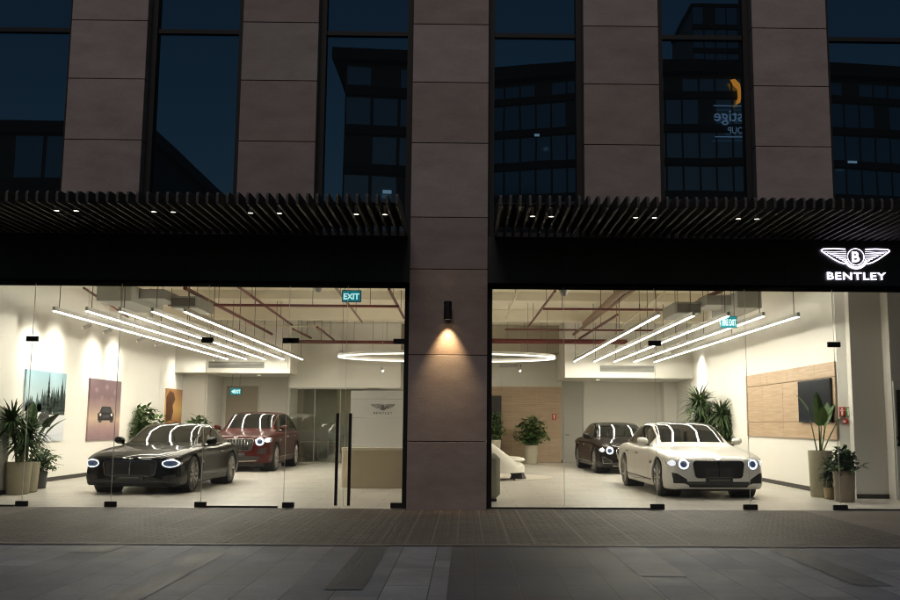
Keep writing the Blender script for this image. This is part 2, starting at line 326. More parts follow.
# interior shell
def part(name, m, lo, hi, parent=bld, bev=None):
    b = MB(); (b.bbox(lo, hi, bev) if bev else b.box(lo, hi)); return b.build(name, m, parent, 30 if bev else None)
part('ceiling', 'ceiling_paint', (-11,.62,CEIL), (11,BW+6,CEIL+.2))
part('bulkhead', 'matte_black', (-8.2,.34,ZF-.03), (-.67,.62,CEIL+.2)); part('bulkhead', 'matte_black', (.67,.34,ZF-.03), (8.2,.62,CEIL+.2))
pc = onY(12,400,3.0)
part('interior_wall', 'white_wall', (LW-.2,3.0,0), (LW,BW,CEIL-.002))
part('interior_wall', 'white_wall', (-11,.5,0), (pc.x,2.998,CEIL-.002))
rc = onY(852.5,400,2.95)
part('interior_wall', 'white_wall', (RW,3.3,0), (RW+1.4,13.7,CEIL-.002)); part('interior_wall', 'white_wall', (RW+.15,13.702,0), (RW+1.4,BW,CEIL-.002))
part('interior_wall', 'white_wall', (rc.x,2.95,0), (onY(892,400,2.62).x-.002,3.2,CEIL-.004)); part('interior_wall', 'white_wall', (onY(892,400,2.62).x,2.62,0), (11,3.19,CEIL-.003))
part('interior_wall', 'white_wall', (-11,BW,0), (11,BW+.2,CEIL-.002))
a0, a1 = onY(141,400,14.9), onY(165,400,15.8)
part('interior_wall', 'white_wall', (LW+.002,14.9,0), (a1.x,15.8,CEIL-.004)); 
c0, c1 = onY(181,400,17.4), onY(207,400,17.4)
part('interior_wall', 'white_wall', (LW+.002,17.4,0), (c1.x,BW-.002,3.2))
for y0, z in ((9.6,4.72),(13.6,4.6)): part('ceiling_beam', 'ceiling_paint', (-9.4,y0,z), (8.3,y0+.5,CEIL-.003))
b = MB(); b.prism([(RW,3.298),(RW+.34,2.96),(RW+1.4,2.96),(RW+1.4,3.298)], lambda u,v,s: (u,v,s), 0, CEIL-.006); b.build('interior_wall', 'white_wall', bld)  # wall end splayed toward the strip lights so it comes out brighter
# lowered soffits at the back
SY = 16.4
zs_ = onY(250,373,SY).z; xr_ = onY(290,373,SY).x
part('soffit', 'white_wall', (LW+.002,SY,zs_), (xr_,BW-.003,CEIL-.006))
zs2 = onY(620,378,SY).z; xl_ = onY(565,378,SY).x
part('soffit', 'white_wall', (xl_,SY,zs2), (RW+.148,BW-.003,CEIL-.006))
zs3 = onY(350,371,18.6).z
part('soffit', 'taupe_wall', (xr_+.002,18.4,onY(400,352,18.4).z), (xl_-.002,BW-.004,CEIL-.007))
part('skirting', 'skirting', (LW+.002,3.03,.006), (LW+.02,14.88,.10)); part('skirting', 'skirting', (RW-.02,3.32,.006), (RW-.002,13.68,.10)); part('skirting', 'skirting', (rc.x,2.92,.006), (onY(892,400,2.62).x-.01,2.948,.09))
part('skirting', 'skirting', (xl_-1,BW-.02,.006), (RW+.1,BW-.002,.10)); part('skirting', 'skirting', (-11,GY+1.9,.006), (pc.x+.02,3.02,.09)); part('skirting', 'skirting', (c1.x+.02,BW-.02,.006), (xr_,BW-.002,.10))
# shop glazing
def zoff(px): return onY(px,420,GY).x
LP = [-8.25, zoff(27), zoff(115), zoff(204), zoff(286)]
TZ = 2.86
def patch(parent, x, z, w=.2):
    b = MB(); b.bbox((x-w/2,GY-.022,z-.045),(x+w/2,GY+.034,z+.045),.006); b.build('patch_fitting', 'black_metal', parent, 30)
def pane(x0, x1, name='glass_pane', z0=.02, z1=TZ, top=True):
    g = MB().box((x0+.003,GY,z0),(x1-.003,GY+.012,z1)).build(name, 'shop_glass', bld)
    if top: MB().box((x0+.003,GY,z1+.006),(x1-.003,GY+.012,ZF-.02)).build('glass_pane', 'shop_glass', bld)
    b = MB().box((x1-.003,GY-.001,z0),(x1+.003,GY+.013,ZF-.037)); b.build('glass_seam', 'seam', g)
    return g
mat('seam', (.55,.56,.5), .3)
for x0, x1 in zip(LP[:-1], LP[1:]):
    g = pane(x0, x1); 
    if x1 < LP[-1]: patch(g, x1, .05)
    if abs(x1-LP[2]) > .1: patch(g, x1, TZ-.05)
DX = zoff(345); JX = -HW-.09
for x0, x1, hx in ((LP[-1], DX, DX-.115), (DX, JX, DX+.10)):
    g = pane(x0, x1, 'glass_door', .03)
    b = MB(); b.box((hx-.024,GY-.085,.05),(hx+.024,GY-.045,1.58))
    for z in (.25,.85,1.4): b.tube([(hx,GY-.05,z),(hx,GY,z)], .01, 8)
    b.build('door_handle', 'black_metal', g)
    patch(g, x0+.08 if x0 < -2.5 else x1-.09, .05); patch(g, x0+.08 if x0 < -2.5 else x1-.09, TZ-.05)
RP = [HW+.09, zoff(564), zoff(656), zoff(748), zoff(837), 8.28]
for i, (x0, x1) in enumerate(zip(RP[:-1], RP[1:])):
    g = pane(x0, x1)
    if i in (1,2,3): patch(g, x1, .05, .24)
    if i in (1,3): patch(g, x1, TZ-.05, .22)
for x0, x1 in ((-8.2,LP[1]-.12),(LP[3],LP[4]-.1),(RP[0],RP[2]-.12),(RP[4],8.28)): MB().box((x0,GY-.03,.003),(x1,GY+.045,.03)).build('threshold_channel', 'black_metal', bld)

# ------------------------------------------------------------------ slatted canopies with downlights
def canopy(xa, xb, label):
    t = thing('slatted_canopy', label, 'canopy', ((xa+xb)/2,0,4.55), 'slatted metal canopies over the shopfront')
    b = MB(); n = int((xb-xa)/.144); fn = lambda X: (lambda u,v,s: (X+s, u, v))
    for i in range(n+1):
        X = xa+.02+i*(xb-xa-.06)/n
        b.prism([(-2.42,4.70),(-2.41,4.59),(-2.39,4.575),(.02,4.575),(.02,4.76),(-2.30,4.76),(-2.39,4.745)], fn(X), 0, .036)
    b.build('slats', 'slat_metal', t)
    b = MB()
    for y in (-1.2,-.5): b.box((xa,y,4.778),(xb,y+.10,4.84))
    b.box((xa,-1.75,4.762),(xb,.02,4.776)); b.build('frame', 'black_metal', t)  # thin dark deck sheet added above the slats so their gaps read black
    return t
canopy(-3*P+HW, -.70, 'black slatted canopy left of the stone pier'); canopy(.76, 3*P-HW, 'black slatted canopy right of the stone pier, lit by the winged sign')
k = 0
names = [(51,'outer left'),(71,'outer left'),(152,'second'),(172,'second'),(254,'third'),(275,'third'),(359,'pier side'),(380,'pier side'),(528,''),(549,''),(633,''),(654,''),(737,''),(757,'')]
pos = ['leftmost pair','leftmost pair','second pair from the left','second pair from the left','third pair from the left','third pair from the left','pair beside the stone pier','pair beside the stone pier',
       'pair beside the stone pier','pair beside the stone pier','middle pair','middle pair','pair nearest the winged sign','pair nearest the winged sign']
proto = None
for i, (px, _) in enumerate(names):
    p = onZ(px, 215+(px-400)*.012, 4.555); xa_, xb_ = (-3*P+HW, -.70) if px < 450 else (.76, 3*P-HW); n_ = int((xb_-xa_)/.144); st = (xb_-xa_-.06)/n_; p.x = xa_+.02+(math.floor((p.x-xa_-.02)/st)+.5)*st+.018; side = 'left' if px < 450 else 'right'; lr = 'left' if i%2 == 0 else 'right'
    if proto is None:
        proto = thing('canopy_downlight', 'x', 'downlight', p, 'small downlights between the canopy slats')
        b = MB(); b.lathe([(.0,.14),(.045,.14),(.05,.13),(.05,.0),(.042,.0),(.040,.01)], p, 14); b.build('can', 'black_metal', proto, 40)
        b = MB(); b.lathe([(.041,.006),(.0,.006)], p, 14); b.build('lens', 'down_emit', proto); o = proto
    else: o = copy_tree(proto); o.location = p
    tag(o, f'{lr} downlight of the {pos[i]} under the {side} canopy')

# ------------------------------------------------------------------ winged emblem and lettering
def emblem(mb, fn, W, H, d=.02, feathers=7):
    """winged badge: fn(u,v,t), u in +-W/2, v in +-H/2"""
    def strip(pts, w):
        n = len(pts); L = []
        for i, (x, y) in enumerate(pts):
            a, c = pts[max(i-1,0)], pts[min(i+1,n-1)]; dx, dy = c[0]-a[0], c[1]-a[1]; l = math.hypot(dx,dy) or 1; L.append((-dy/l*w/2, dx/l*w/2))
        for (p, o), (q, r) in zip(zip(pts[:-1], L[:-1]), zip(pts[1:], L[1:])):
            mb.add([fn(p[0]-o[0],p[1]-o[1],d),fn(p[0]+o[0],p[1]+o[1],d),fn(q[0]+r[0],q[1]+r[1],d),fn(q[0]-r[0],q[1]-r[1],d)], [(0,1,2,3)])
    bx = .155*W; R1 = .40*H; cy = .05*H; lw = .03*H
    for s in (-1,1):
        top = [(s*.055*W+s*.04*W*0+s*R1*.75, .42*H), (s*.30*W,.44*H), (s*.47*W,.42*H), (s*.5*W,.36*H), (s*.49*W,.31*H)]
        low = [(s*.49*W,.31*H),(s*.42*W,.15*H),(s*.33*W,-.06*H),(s*.24*W,-.22*H),(s*.16*W,-.30*H)]
        strip(top, lw*1.9); strip(low, lw*1.9)
        for i in range(feathers):
            t = (i+.6)/feathers; x0, y0 = s*(R1*1.15), .36*H-t*.60*H
            xe = s*(.485*W-t*.30*W); ye = .34*H-t*.50*H
            strip([(x0,y0),((x0+xe)/2,(y0+ye)/2-.03*H*(1-t)),(xe,ye)], lw*.75)
    circ = lambda r, a0, a1, n=28, cy=cy: [(r*cos(a0+(a1-a0)*i/n), cy+r*sin(a0+(a1-a0)*i/n)) for i in range(n+1)]
    strip(circ(R1,0,2*pi), lw*1.3); strip(circ(R1*1.22,pi*1.08,pi*1.92), lw*1.4); strip(circ(R1*1.43,pi*1.14,pi*1.86), lw*2.2)
    put_text(mb, 'B', lambda u,v,t: fn(u,v+cy,t), R1*.95, R1*1.3, weight=.03, t=d-.01)
EMBLEM_W = []
def sign(name, label, cx, Y, zc, W, H, tw, th, tz, m, t_off, parent_label=None):
    t = thing(name, label, 'sign', (cx,Y,zc))
    fn = lambda u,v,s: (cx+u, Y-s, zc+v)
    b = MB(); emblem(b, fn, W, H, .028); b.build('winged_emblem', m, t, fix=True)
    b = MB(); put_text(b, 'BENTLEY', lambda u,v,s: (cx+u, Y-s, tz+v), tw, th, weight=.022, t=.018, depth=.01, spacing=1.12); b.build('lettering', m, t)
    return t
e0, e1 = onY(820.5,247,.04), onY(890,268,.04)
tl, tr = onY(826.5,271.5,.04), onY(886,281,.04)
sg = sign('illuminated_sign', 'white glowing winged emblem sign on the black fascia', (e0.x+e1.x)/2, .043, (e0.z+e1.z)/2-.01, e1.x-e0.x, e0.z-e1.z, tr.x-tl.x, (tl.z-tr.z)*.82, (tl.z+tr.z)/2, 'sign_emit', .02)

# ------------------------------------------------------------------ pier wall lamp
lp = Vector((onY(448,311,0).x, 0, onY(448,311,-.09).z))
wl = thing('wall_lamp', 'black cylinder wall lamp throwing warm light down the stone pier', 'wall lamp', lp)
b = MB(); b.lathe([(.0,.155),(.060,.155),(.066,.148),(.066,-.15),(.055,-.15),(.052,-.10)], lp+Vector((0,-.16,0)), 24); b.build('shade', 'black_metal', wl, 40)
b = MB(); b.bbox((lp.x-.03,-.11,lp.z-.04),(lp.x+.03,-.002,lp.z+.04)); b.build('bracket', 'black_metal', wl, 30)
b = MB(); b.lathe([(.051,-.118),(.0,-.118)], lp+Vector((0,-.16,0)), 20); b.build('bulb', 'lamp_emit', wl)
def spot(name, loc, target, energy, color, size, blend, rad=.03):
    l = bpy.data.lights.new(name, 'SPOT'); l.energy = energy; l.color = color; l.spot_size = R(size); l.spot_blend = blend; l.shadow_soft_size = rad
    o = bpy.data.objects.new(name, l); col.objects.link(o); o.location = loc; d = Vector(target)-Vector(loc); o.rotation_euler = d.to_track_quat('-Z','Y').to_euler(); return o
spot('wall_lamp_light', lp+Vector((0,-.16,-.13)), lp+Vector((0,0.0,-.85)), 175, (1.,.73,.38), 66, 1., .03)
spot('wall_lamp_uplight', lp+Vector((0,-.16,.17)), lp+Vector((0,-.03,2.)), .8, (1.,.70,.36), 70, .9, .02)

# ------------------------------------------------------------------ pendant strip lights, ring light, spots
ZS = 3.5; Y0, Y1 = 2.15, 16.1
def strip_light(x, label, lean=0., first=[None]):
    if first[0] is None:
        t = thing('strip_light', label, 'pendant light', (x,Y0,ZS), 'long linear pendant lights in two rows of five')
        b = MB(); b.bbox((x-.028,Y0,ZS+.004),(x+.028,Y1,ZS+.085),.004); b.build('housing', 'housing', t, 30)
        b = MB(); b.box((x-.017,Y0+.02,ZS-.006),(x+.017,Y1-.02,ZS+.003)); b.build('diffuser', 'strip_emit', t)
        for y in (Y0+.25, Y0+4.6, Y0+9.2, Y1-.3):
            b = MB(); b.tube([(x,y,ZS+.085),(x,y,CEIL-.002)], .008, 6); b.build('cable', 'cable', t)
        first[0] = t
    else:
        t = copy_tree(first[0]); t.location = (x,Y0,ZS); tag(t, label)
    t.rotation_euler.z = lean
ords = ['nearest the picture wall','second from the picture wall','third from the picture wall','fourth from the picture wall','fifth from the picture wall, nearest the entrance doors']
for i in range(5): strip_light(-7.55+i*.622, f'long strip light over the black coupe, {ords[i]}', .008)
ords = ['nearest the stone pier','second from the stone pier','third, in the middle of the row','fourth from the stone pier','fifth, nearest the screen wall']
for i in range(5): strip_light(4.0+i*.675, f'long strip light over the white sedan, {ords[i]}', .004)
rcx, rcy, rr, rz = -.27, 12.8, 3.22, 3.36
t = thing('ring_light', 'large glowing ring pendant behind the stone pier', 'pendant light', (rcx,rcy,rz)); t.scale = (1,.58,1)
b = MB(); b.lathe([(rr-.05,.10),(rr+.05,.10),(rr+.052,.0),(rr+.03,-.003)], (rcx,rcy,rz), 96); b.build('hoop', 'housing', t, 30)
b = MB(); b.lathe([(rr+.056,.030),(rr+.057,.004),(rr+.03,-.008),(rr-.03,-.008),(rr-.055,.004),(rr-.054,.030)], (rcx,rcy,rz), 96); b.build('diffuser', 'ring_emit', t, 30)
for a in range(6):
    q = Vector((rcx+rr*cos(a*pi/3+.3), rcy+rr*sin(a*pi/3+.3), rz+.1)); b = MB(); b.tube([q,(q.x,q.y,CEIL-.002)], .006, 6); b.build('cable', 'cable', t)
def track_spot(loc, target, label, energy=0, size=46, proto=[None], color=(1.,.93,.80)):
    loc = Vector(loc); d = (Vector(target)-loc).normalized()
    t = thing('track_spotlight', label, 'spotlight', loc, 'adjustable track spotlights')
    b = MB(); b.tube([loc-d*.10, loc+d*.10], .042, 14); b.build('head', 'housing', t, 40)
    b = MB(); b.tube([loc+d*.101, loc+d*.104], .034, 14); b.build('lens', 'spot_emit', t)
    b = MB(); b.tube([loc-d*.03, loc-d*.03+Vector((0,0,.14))], .012, 8); b.tube([(loc.x,loc.y,loc.z+.13),(loc.x,loc.y,CEIL-.004)], .007, 6); b.build('bracket', 'housing', t, 40)
    if energy: spot('track_spot_light', loc+d*.13, target, energy, color, size, 1., .16)
def wall_pt(px,py,X): return onX(px,py,X)
SPX = LW+1.25
for (pa, pb, py, w) in ((30,54,352,'snow picture'),(92,113,362,'dusk picture')):
    for px, lr in ((pa,'near'),(pb,'far')):
        q = onX(px,py,LW); track_spot((SPX,q.y,3.55), (LW,q.y,q.z+.02), f'pale track spotlight aimed at the {lr} side of the {w}', 135, 74)
q = onX(172,380,LW); track_spot((SPX+.2,q.y,3.5), (LW,q.y,q.z+.05), 'pale track spotlight aimed at the amber picture', 120, 72)
q = onX(702,378,RW+.15); track_spot((RW-.85,q.y,3.75), (RW+.15,q.y,q.z+.1), 'pale track spotlight washing the wall above the palms', 230, 74)
for px, py, lb in ((382,369,'pale spotlight hanging by the ring pendant, left of the stone pier'),(519,369,'pale spotlight hanging by the ring pendant, right of the stone pier')):
    q = onY(px,py,16.8); track_spot(q, q+Vector((.35,-.6,-.7)), lb)
for px, py, lb in ((259,377.3,'round recessed downlight under the soffit over the red car'),(598,380,'round recessed downlight under the soffit over the dark sedan')):
    q = onY(px,py,17.6); q.z = (zs_ if px < 400 else zs2)-.012
    t = thing('recessed_downlight', lb, 'downlight', q); b = MB(); b.lathe([(.0,.008),(.09,.008),(.1,.0),(.075,-.004)], q, 18); b.build('trim_ring', 'housing', t)
    b = MB(); b.lathe([(.074,-.002),(.0,-.002)], q, 18); b.build('lens', 'spot_emit', t)

# ------------------------------------------------------------------ ceiling services
def pipe(pts, r, m, label, name='sprinkler_pipe', drops=0):
    t = thing(name, label, 'pipe', pts[0]); b = MB(); b.tube(pts, r, 10); b.build('run', m, t, 50)
    if drops:
        n = drops
        for i in range(n):
            f = (i+.5)/n; q = Vector(pts[0]).lerp(Vector(pts[-1]), f); b = MB(); b.tube([q+Vector((0,0,r*.5)),(q.x,q.y,CEIL-.002)], .008, 6); b.build('hanger', 'cable', t)
    return t
ZP = 4.3
def pz(x,y,z=ZP): return onZ(x,y,z)
def hrun(xa, xb, y, z, r, lab, m='red_pipe', drops=4):
    a = pz((xa+xb)/2, y, z); A = onY(xa, y, a.y); B = onY(xb, y, a.y); pipe([(A.x,a.y,z),(B.x,a.y,z)], r, m, lab, drops=drops)
hrun(168,399,305.5,4.3,.035,'thin red pipe crossing the ceiling left of the pier'); hrun(543,697,309.5,4.3,.03,'thin red pipe crossing the ceiling right of the pier')
hrun(272,403,342,4.2,.06,'thick red pipe along the back ceiling left of the pier'); hrun(300,403,349,4.12,.07,'lower thick red pipe along the back ceiling left of the pier', drops=2)
hrun(490,627,341.5,4.2,.085,'thick red pipe along the back ceiling right of the pier'); hrun(490,612,350.5,4.12,.055,'lower red pipe along the back ceiling right of the pier', drops=2)
def drun(p0, p1, z, r, lab, m='red_pipe', drops=2): pipe([pz(*p0,z), pz(*p1,z)], r, m, lab, drops=drops)
drun((233,283),(292,325),4.42,.035,'red pipe running back above the red car, joining the thin crossing pipe'); drun((185,288),(281,339),4.38,.045,'red pipe running back beside the strip lights over the coupe')
drun((389,289),(404,318),4.36,.035,'short red pipe running back beside the pier, left side'); drun((84,288),(128,317),4.40,.03,'short red pipe behind the left duct')
drun((555,291),(528,327),4.34,.03,'short red pipe branching back right of the pier'); drun((641,284),(566,340),4.45,.05,'thick brown pipe running back above the dark sedan','brown_pipe')
drun((629,284),(585,324),4.52,.09,'broad brown duct pipe beside the thick brown pipe','brown_pipe'); drun((617,315),(566,347),4.30,.04,'red pipe ending at a valve above the strip lights')
drun((330,280),(362,322),4.5,.03,'pale brown pipe running back above the exit sign','brown_pipe'); drun((700,300),(735,284),4.4,.05,'red pipe behind the right duct')
drun((150,288),(236,341),4.6,.022,'thin pale conduit running back over the coupe','ceiling_paint',3); drun((293,329),(311,338),4.3,.035,'short dark red pipe by the back beam, left of the ring pendant'); drun((317,327),(334,340),4.3,.035,'short red pipe beside the first, nearer the ring pendant')
drun((676,283),(598,345),4.6,.025,'thin pale conduit running back over the white sedan','ceiling_paint',3); drun((520,286),(506,318),4.55,.025,'thin pale conduit just right of the pier','ceiling_paint',2)
hrun(205,330,326,4.5,.025,'thin pale conduit crossing the back ceiling left of the pier','ceiling_paint'); hrun(505,660,330,4.5,.03,'thin red pipe crossing the back ceiling right of the pier')
t = thing('cable_tray', 'grey cable tray along the front of the showroom ceiling', 'cable tray', (0,1.9,4.05))
for xa, xb in ((pc.x+.3,-HW-.1),(HW+.1,rc.x-.1)):
    b = MB(); b.box((xa,1.55,3.985),(xb,1.60,4.03)); b.build('tray', 'ceiling_paint', t)
    for i in range(7): X = xa+(xb-xa)*(i+.5)/7; b = MB(); b.tube([(X,1.575,4.03),(X,1.575,CEIL-.002)], .007, 6); b.build('hanger', 'cable', t)
def duct(pxa, pya, pxb, pyb, Y, depth, label, right):
    a, c = onY(pxa,pya,Y), onY(pxb,pyb,Y); t = thing('air_duct', label, 'duct', (a.x,Y,c.z))
    b = MB(); b.bbox((a.x,Y,c.z),(c.x,Y+depth,a.z),.01); b.build('box', 'duct', t, 30)
    s = -1 if right else 1; e = c.x if not right else a.x
    b = MB(); b.bbox((e+s*.002,Y+.5,c.z+.12),(e+s*.55,Y+1.6,a.z-.03),.01); b.bbox((e+s*.552,Y+1.0,c.z-.02),(e+s*1.15,Y+2.4,a.z-.12),.01); b.build('fan_coil_unit', 'duct', t, 30)
    b = MB(); b.box((e+s*.56,Y+.985,c.z+.02),(e+s*1.1,Y+.998,a.z-.16)); b.build('grille', 'duct_dark', t)
    b = MB()
    for dx in (.1,(c.x-a.x)-.1): b.tube([(a.x+dx,Y+.2,a.z),(a.x+dx,Y+.2,CEIL-.002)], .01, 6)
    b.build('hanger_rods', 'cable', t)
duct(97,284,131,301,4.6,2.2,'grey boxy air duct hanging over the picture wall side', False); duct(737,291,762,308,4.6,2.2,'grey boxy air duct hanging by the fire exit sign', True)
def vent(xa, ya, xb, yb, Y, label):
    a, c = onY(xa,ya,Y), onY(xb,yb,Y); t = thing('air_vent', label, 'vent', (a.x,Y,c.z)); b = MB(); b.box((a.x,Y-.02,c.z),(c.x,Y-.003,a.z)); b.build('recess', 'black_plastic', t)
    b = MB(); n = 6
    for i in range(n): z = c.z+(a.z-c.z)*(i+.5)/n; b.box((a.x-.01,Y-.035,z-.009),(c.x+.01,Y-.021,z+.009))
    b.build('louvres', 'duct', t)
vent(209,361.5,264,368.3,SY,'long grey air vent in the soffit over the red car'); vent(600,365.5,654,372,SY,'long grey air vent in the soffit over the dark sedan')
vent(333,358,352,364,18.4,'small grey air vent left of the stone pier above the office'); vent(500,364,521,367.5,18.4,'small grey air vent right of the stone pier above the wood wall')
for px, py, Y, lb in ((318,289,3.4,'small grey cone speaker on the ceiling left of the pier'),(564,293,3.4,'small grey cone speaker on the ceiling right of the pier')):
    q = onY(px,py,Y); t = tag(MB().lathe([(.0,.14),(.12,.14),(.05,.0),(.0,.0)], q+Vector((0,0,-.06)), 14).build('ceiling_speaker', 'duct', None, 40), lb, 'speaker')
# exit signs
def exit_sign(xa, ya, xb, yb, Y, word, label, arrow=False):
    a, c = onY(xa,ya,Y), onY(xb,yb,Y); cx, cz, w, h = (a.x+c.x)/2, (a.z+c.z)/2, c.x-a.x, a.z-c.z
    t = thing('exit_sign', label, 'exit sign', (cx,Y,cz))
    b = MB(); b.bbox((a.x,Y,c.z),(c.x,Y+.06,a.z),.006); b.build('case', 'exit_case', t, 30)
    b = MB(); b.box((a.x+.012,Y-.006,c.z+.012),(c.x-.012,Y-.001,a.z-.012)); b.build('face', 'exit_teal', t)
    b = MB()
    if arrow:
        b.add([(cx-w*.38,Y-.010,cz),(cx-w*.1,Y-.010,cz+h*.3),(cx-w*.1,Y-.010,cz-h*.3)], [(0,1,2)]); put_text(b, 'EXIT', lambda u,v,s:(cx+w*.18+u,Y-s,cz+v), w*.5, h*.5, .03, .0, .010)
    else: put_text(b, word, lambda u,v,s:(cx+u,Y-s,cz+v-h*.04), w*.82, h*.52, .03, .0, .010)
    b.build('lettering', 'exit_white', t)
    for dx in (-w*.35,w*.35): b = MB(); b.tube([(cx+dx,Y+.03,a.z),(cx+dx,Y+.03,CEIL-.002 if not arrow else zs_)], .006, 6); b.build('hanger', 'cable', t)
exit_sign(342,290,361,302,1.2,'EXIT','teal lit sign reading EXIT above the glass doors'); exit_sign(720.5,316,737.5,328,3.,'FIRE EXIT','teal lit sign reading FIRE EXIT over the white sedan')
exit_sign(230,388,241,395,17.6,'','small teal arrow exit sign in front of the dim doorway', True)

# ------------------------------------------------------------------ wall pictures
def picture(xy, X, label, m, art):
    pts = [onX(px,py,X) for px,py in xy]; y0, y1 = min(p.y for p in pts), max(p.y for p in pts); z0 = sum(sorted(p.z for p in pts)[:2])/2; z1 = sum(sorted(p.z for p in pts)[2:])/2
    t = thing('wall_picture', label, 'picture', (X,y0,z0), 'unframed prints on the left wall')
    b = MB(); b.box((X+.003,y0,z0),(X+.045,y1,z1)); b.build('canvas', m, t)
    b = MB(); fn = lambda u,v,s: (X+.046+s, y0+u*(y1-y0), z0+v*(z1-z0)); mats = art(b, fn); b.build('print', mats, t, fix=False)
def poly(b, fn, pts, mi, lay): b.cur = mi; b.add([fn(u,v,.001*lay) for u,v in pts], [tuple(range(len(pts)))])
def small_car(b, fn, cx, cy, w, h, mi, mg, ml, lay):
    poly(b, fn, [(cx-w*.5,cy-h*.35),(cx+w*.5,cy-h*.35),(cx+w*.52,cy+.02),(cx+w*.42,cy+h*.12),(cx+w*.28,cy+h*.5),(cx-w*.28,cy+h*.5),(cx-w*.42,cy+h*.12),(cx-w*.52,cy+.02)], mi, lay)
    poly(b, fn, [(cx-w*.33,cy+h*.14),(cx+w*.33,cy+h*.14),(cx+w*.24,cy+h*.42),(cx-w*.24,cy+h*.42)], mg, lay+1)
    poly(b, fn, [(cx-w*.2,cy-h*.2),(cx+w*.2,cy-h*.2),(cx+w*.2,cy+.0),(cx-w*.2,cy+.0)], mg, lay+1)
    for s in (-1,1):
        poly(b, fn, [(cx+s*w*.36+w*.06*cos(i*pi/5),cy+h*.0+h*.09*sin(i*pi/5)) for i in range(10)], ml, lay+1)
        poly(b, fn, [(cx+s*w*.36-w*.1,cy-h*.48),(cx+s*w*.36+w*.1,cy-h*.48),(cx+s*w*.36+w*.1,cy-h*.34),(cx+s*w*.36-w*.1,cy-h*.34)], mg, lay+1)
def art_snow(b, fn):
    rnd = random.Random(3)
    for i in range(26):
        u = i/25; h = rnd.uniform(.12,.3)+.25*max(0,(u-.25)); poly(b, fn, [(max(0,u-.07),.42),(min(1,u+.07),.42),(u,.42+h)], 1, 1)
    for u, h, w in ((.44,.33,.06),(.55,.56,.085),(.63,.36,.06),(.80,.40,.07),(.90,.52,.075),(.97,.5,.03),(.72,.25,.05)):
        for j in range(9):
            f = j/9; ww = w*(1-f)*1.0*(1+.25*(j%2)); poly(b, fn, [(u-ww,.38+h*f),(min(1,u+ww),.38+h*f),(u,.38+h*(f+.22))], 0, 2)
    small_car(b, fn, .47, .30, .36, .20, 2, 4, 3, 4)
    return ['print_tree','print_tree_far','print_car','fire_white','print_car_dark']
def art_dusk(b, fn):
    for u, v, r in ((.2,.82,.1),(.52,.88,.11),(.8,.80,.1),(.38,.70,.09),(.7,.68,.08)):
        poly(b, fn, [(u-r*.6,v),(u,v-r*.5),(u+r*.6,v),(u,v+r*.5)], 3, 1)
    small_car(b, fn, .53, .42, .50, .27, 0, 1, 2, 2)
    return ['print_car_dark','print_car','fire_white','print_dusk_soft']
mat('print_dusk_soft', (.27,.18,.19), .6)
def art_amber(b, fn):
    poly(b, fn, [(0,.2),(.35,.25),(.45,.45),(.4,.6),(.55,.75),(.45,.9),(.2,.95),(0,.8)], 0, 1); poly(b, fn, [(0,0),(1,0),(1,.18),(.6,.22),(.3,.15),(0,.2)], 0, 1)
    return ['print_figure']
picture([(25,369),(61,373.5),(25,443),(61,440)], LW, 'large print of a car on snow before dark fir trees', 'print_snow', art_snow)
picture([(89,378),(117,381.5),(88,440.7),(117,439.5)], LW, 'violet and orange print of a dark car at dusk', 'print_dusk', art_dusk)
picture([(165.5,388.5),(179.5,389.5),(165.5,431),(179.5,430)], LW, 'narrow amber print beyond the wall pilaster', 'print_amber', art_amber)

# ------------------------------------------------------------------ right wall: panelling, screen, fire signs
pa, pb = onX(747,376,RW), onX(837,361,RW); y1, y0 = pa.y, max(pb.y, 3.33)
z1, z0 = (pa.z+pb.z)/2, (onX(747,436,RW).z+onX(837,440,RW).z)/2; zu = onX(747,387.7,RW).z; zl = onX(747,422,RW).z
t = thing('wood_wall_panelling', 'pale oak panelling floating on the right wall behind the screen', 'wall panelling', (RW,y0,z0))
b = MB(); g = .006
yr = lambda px: onX(px,380,RW).y
for (za, zb, cuts) in ((zu,z1,[y1,yr(762),yr(768.5),yr(789),yr(801),yr(817),y0]),(zl,zu,[y1,yr(764),yr(784),y0]),(z0,zl,[y1,yr(764),yr(784),y0])):
    for ya, yb in zip(cuts[:-1], cuts[1:]):
        if abs(ya-yb) > .03: b.bbox((RW-.045,min(ya,yb)+g,za+g),(RW-.006,max(ya,yb)-g,zb-g),.003)
b.build('board', 'wood', t, 30); MB().box((RW-.010,y0+.02,z0+.02),(RW-.002,y1-.02,z1-.02)).build('backing', 'joint', t)
ya, yb = onX(802,380,RW).y, max(onX(834.5,380,RW).y, 3.36)
za, zb = onX(802,381.8,RW).z, onX(802,422.6,RW).z
t = thing('television', 'large black wall screen mounted on the oak panelling', 'television', (RW,yb,zb))
MB().bbox((RW-.105,yb,zb),(RW-.05,ya,za),.008).build('casing', 'black_plastic', t, 30); MB().box((RW-.1085,yb+.015,zb+.02),(RW-.1065,ya-.015,za-.015)).build('screen', 'screen', t)
def wall_sign(px, py, w, h, m, X, label, cat='sign', Y=None):
    if Y is None: q = onX(px,py,X); o = MB().bbox((X-.012,q.y-w/2,q.z-h/2),(X-.002,q.y+w/2,q.z+h/2),.002)
    else: q = onY(px,py,Y); o = MB().bbox((q.x-w/2,Y-.012,q.z-h/2),(q.x+w/2,Y-.002,q.z+h/2),.002)
    return tag(o.build('wall_sign', m), label, cat)
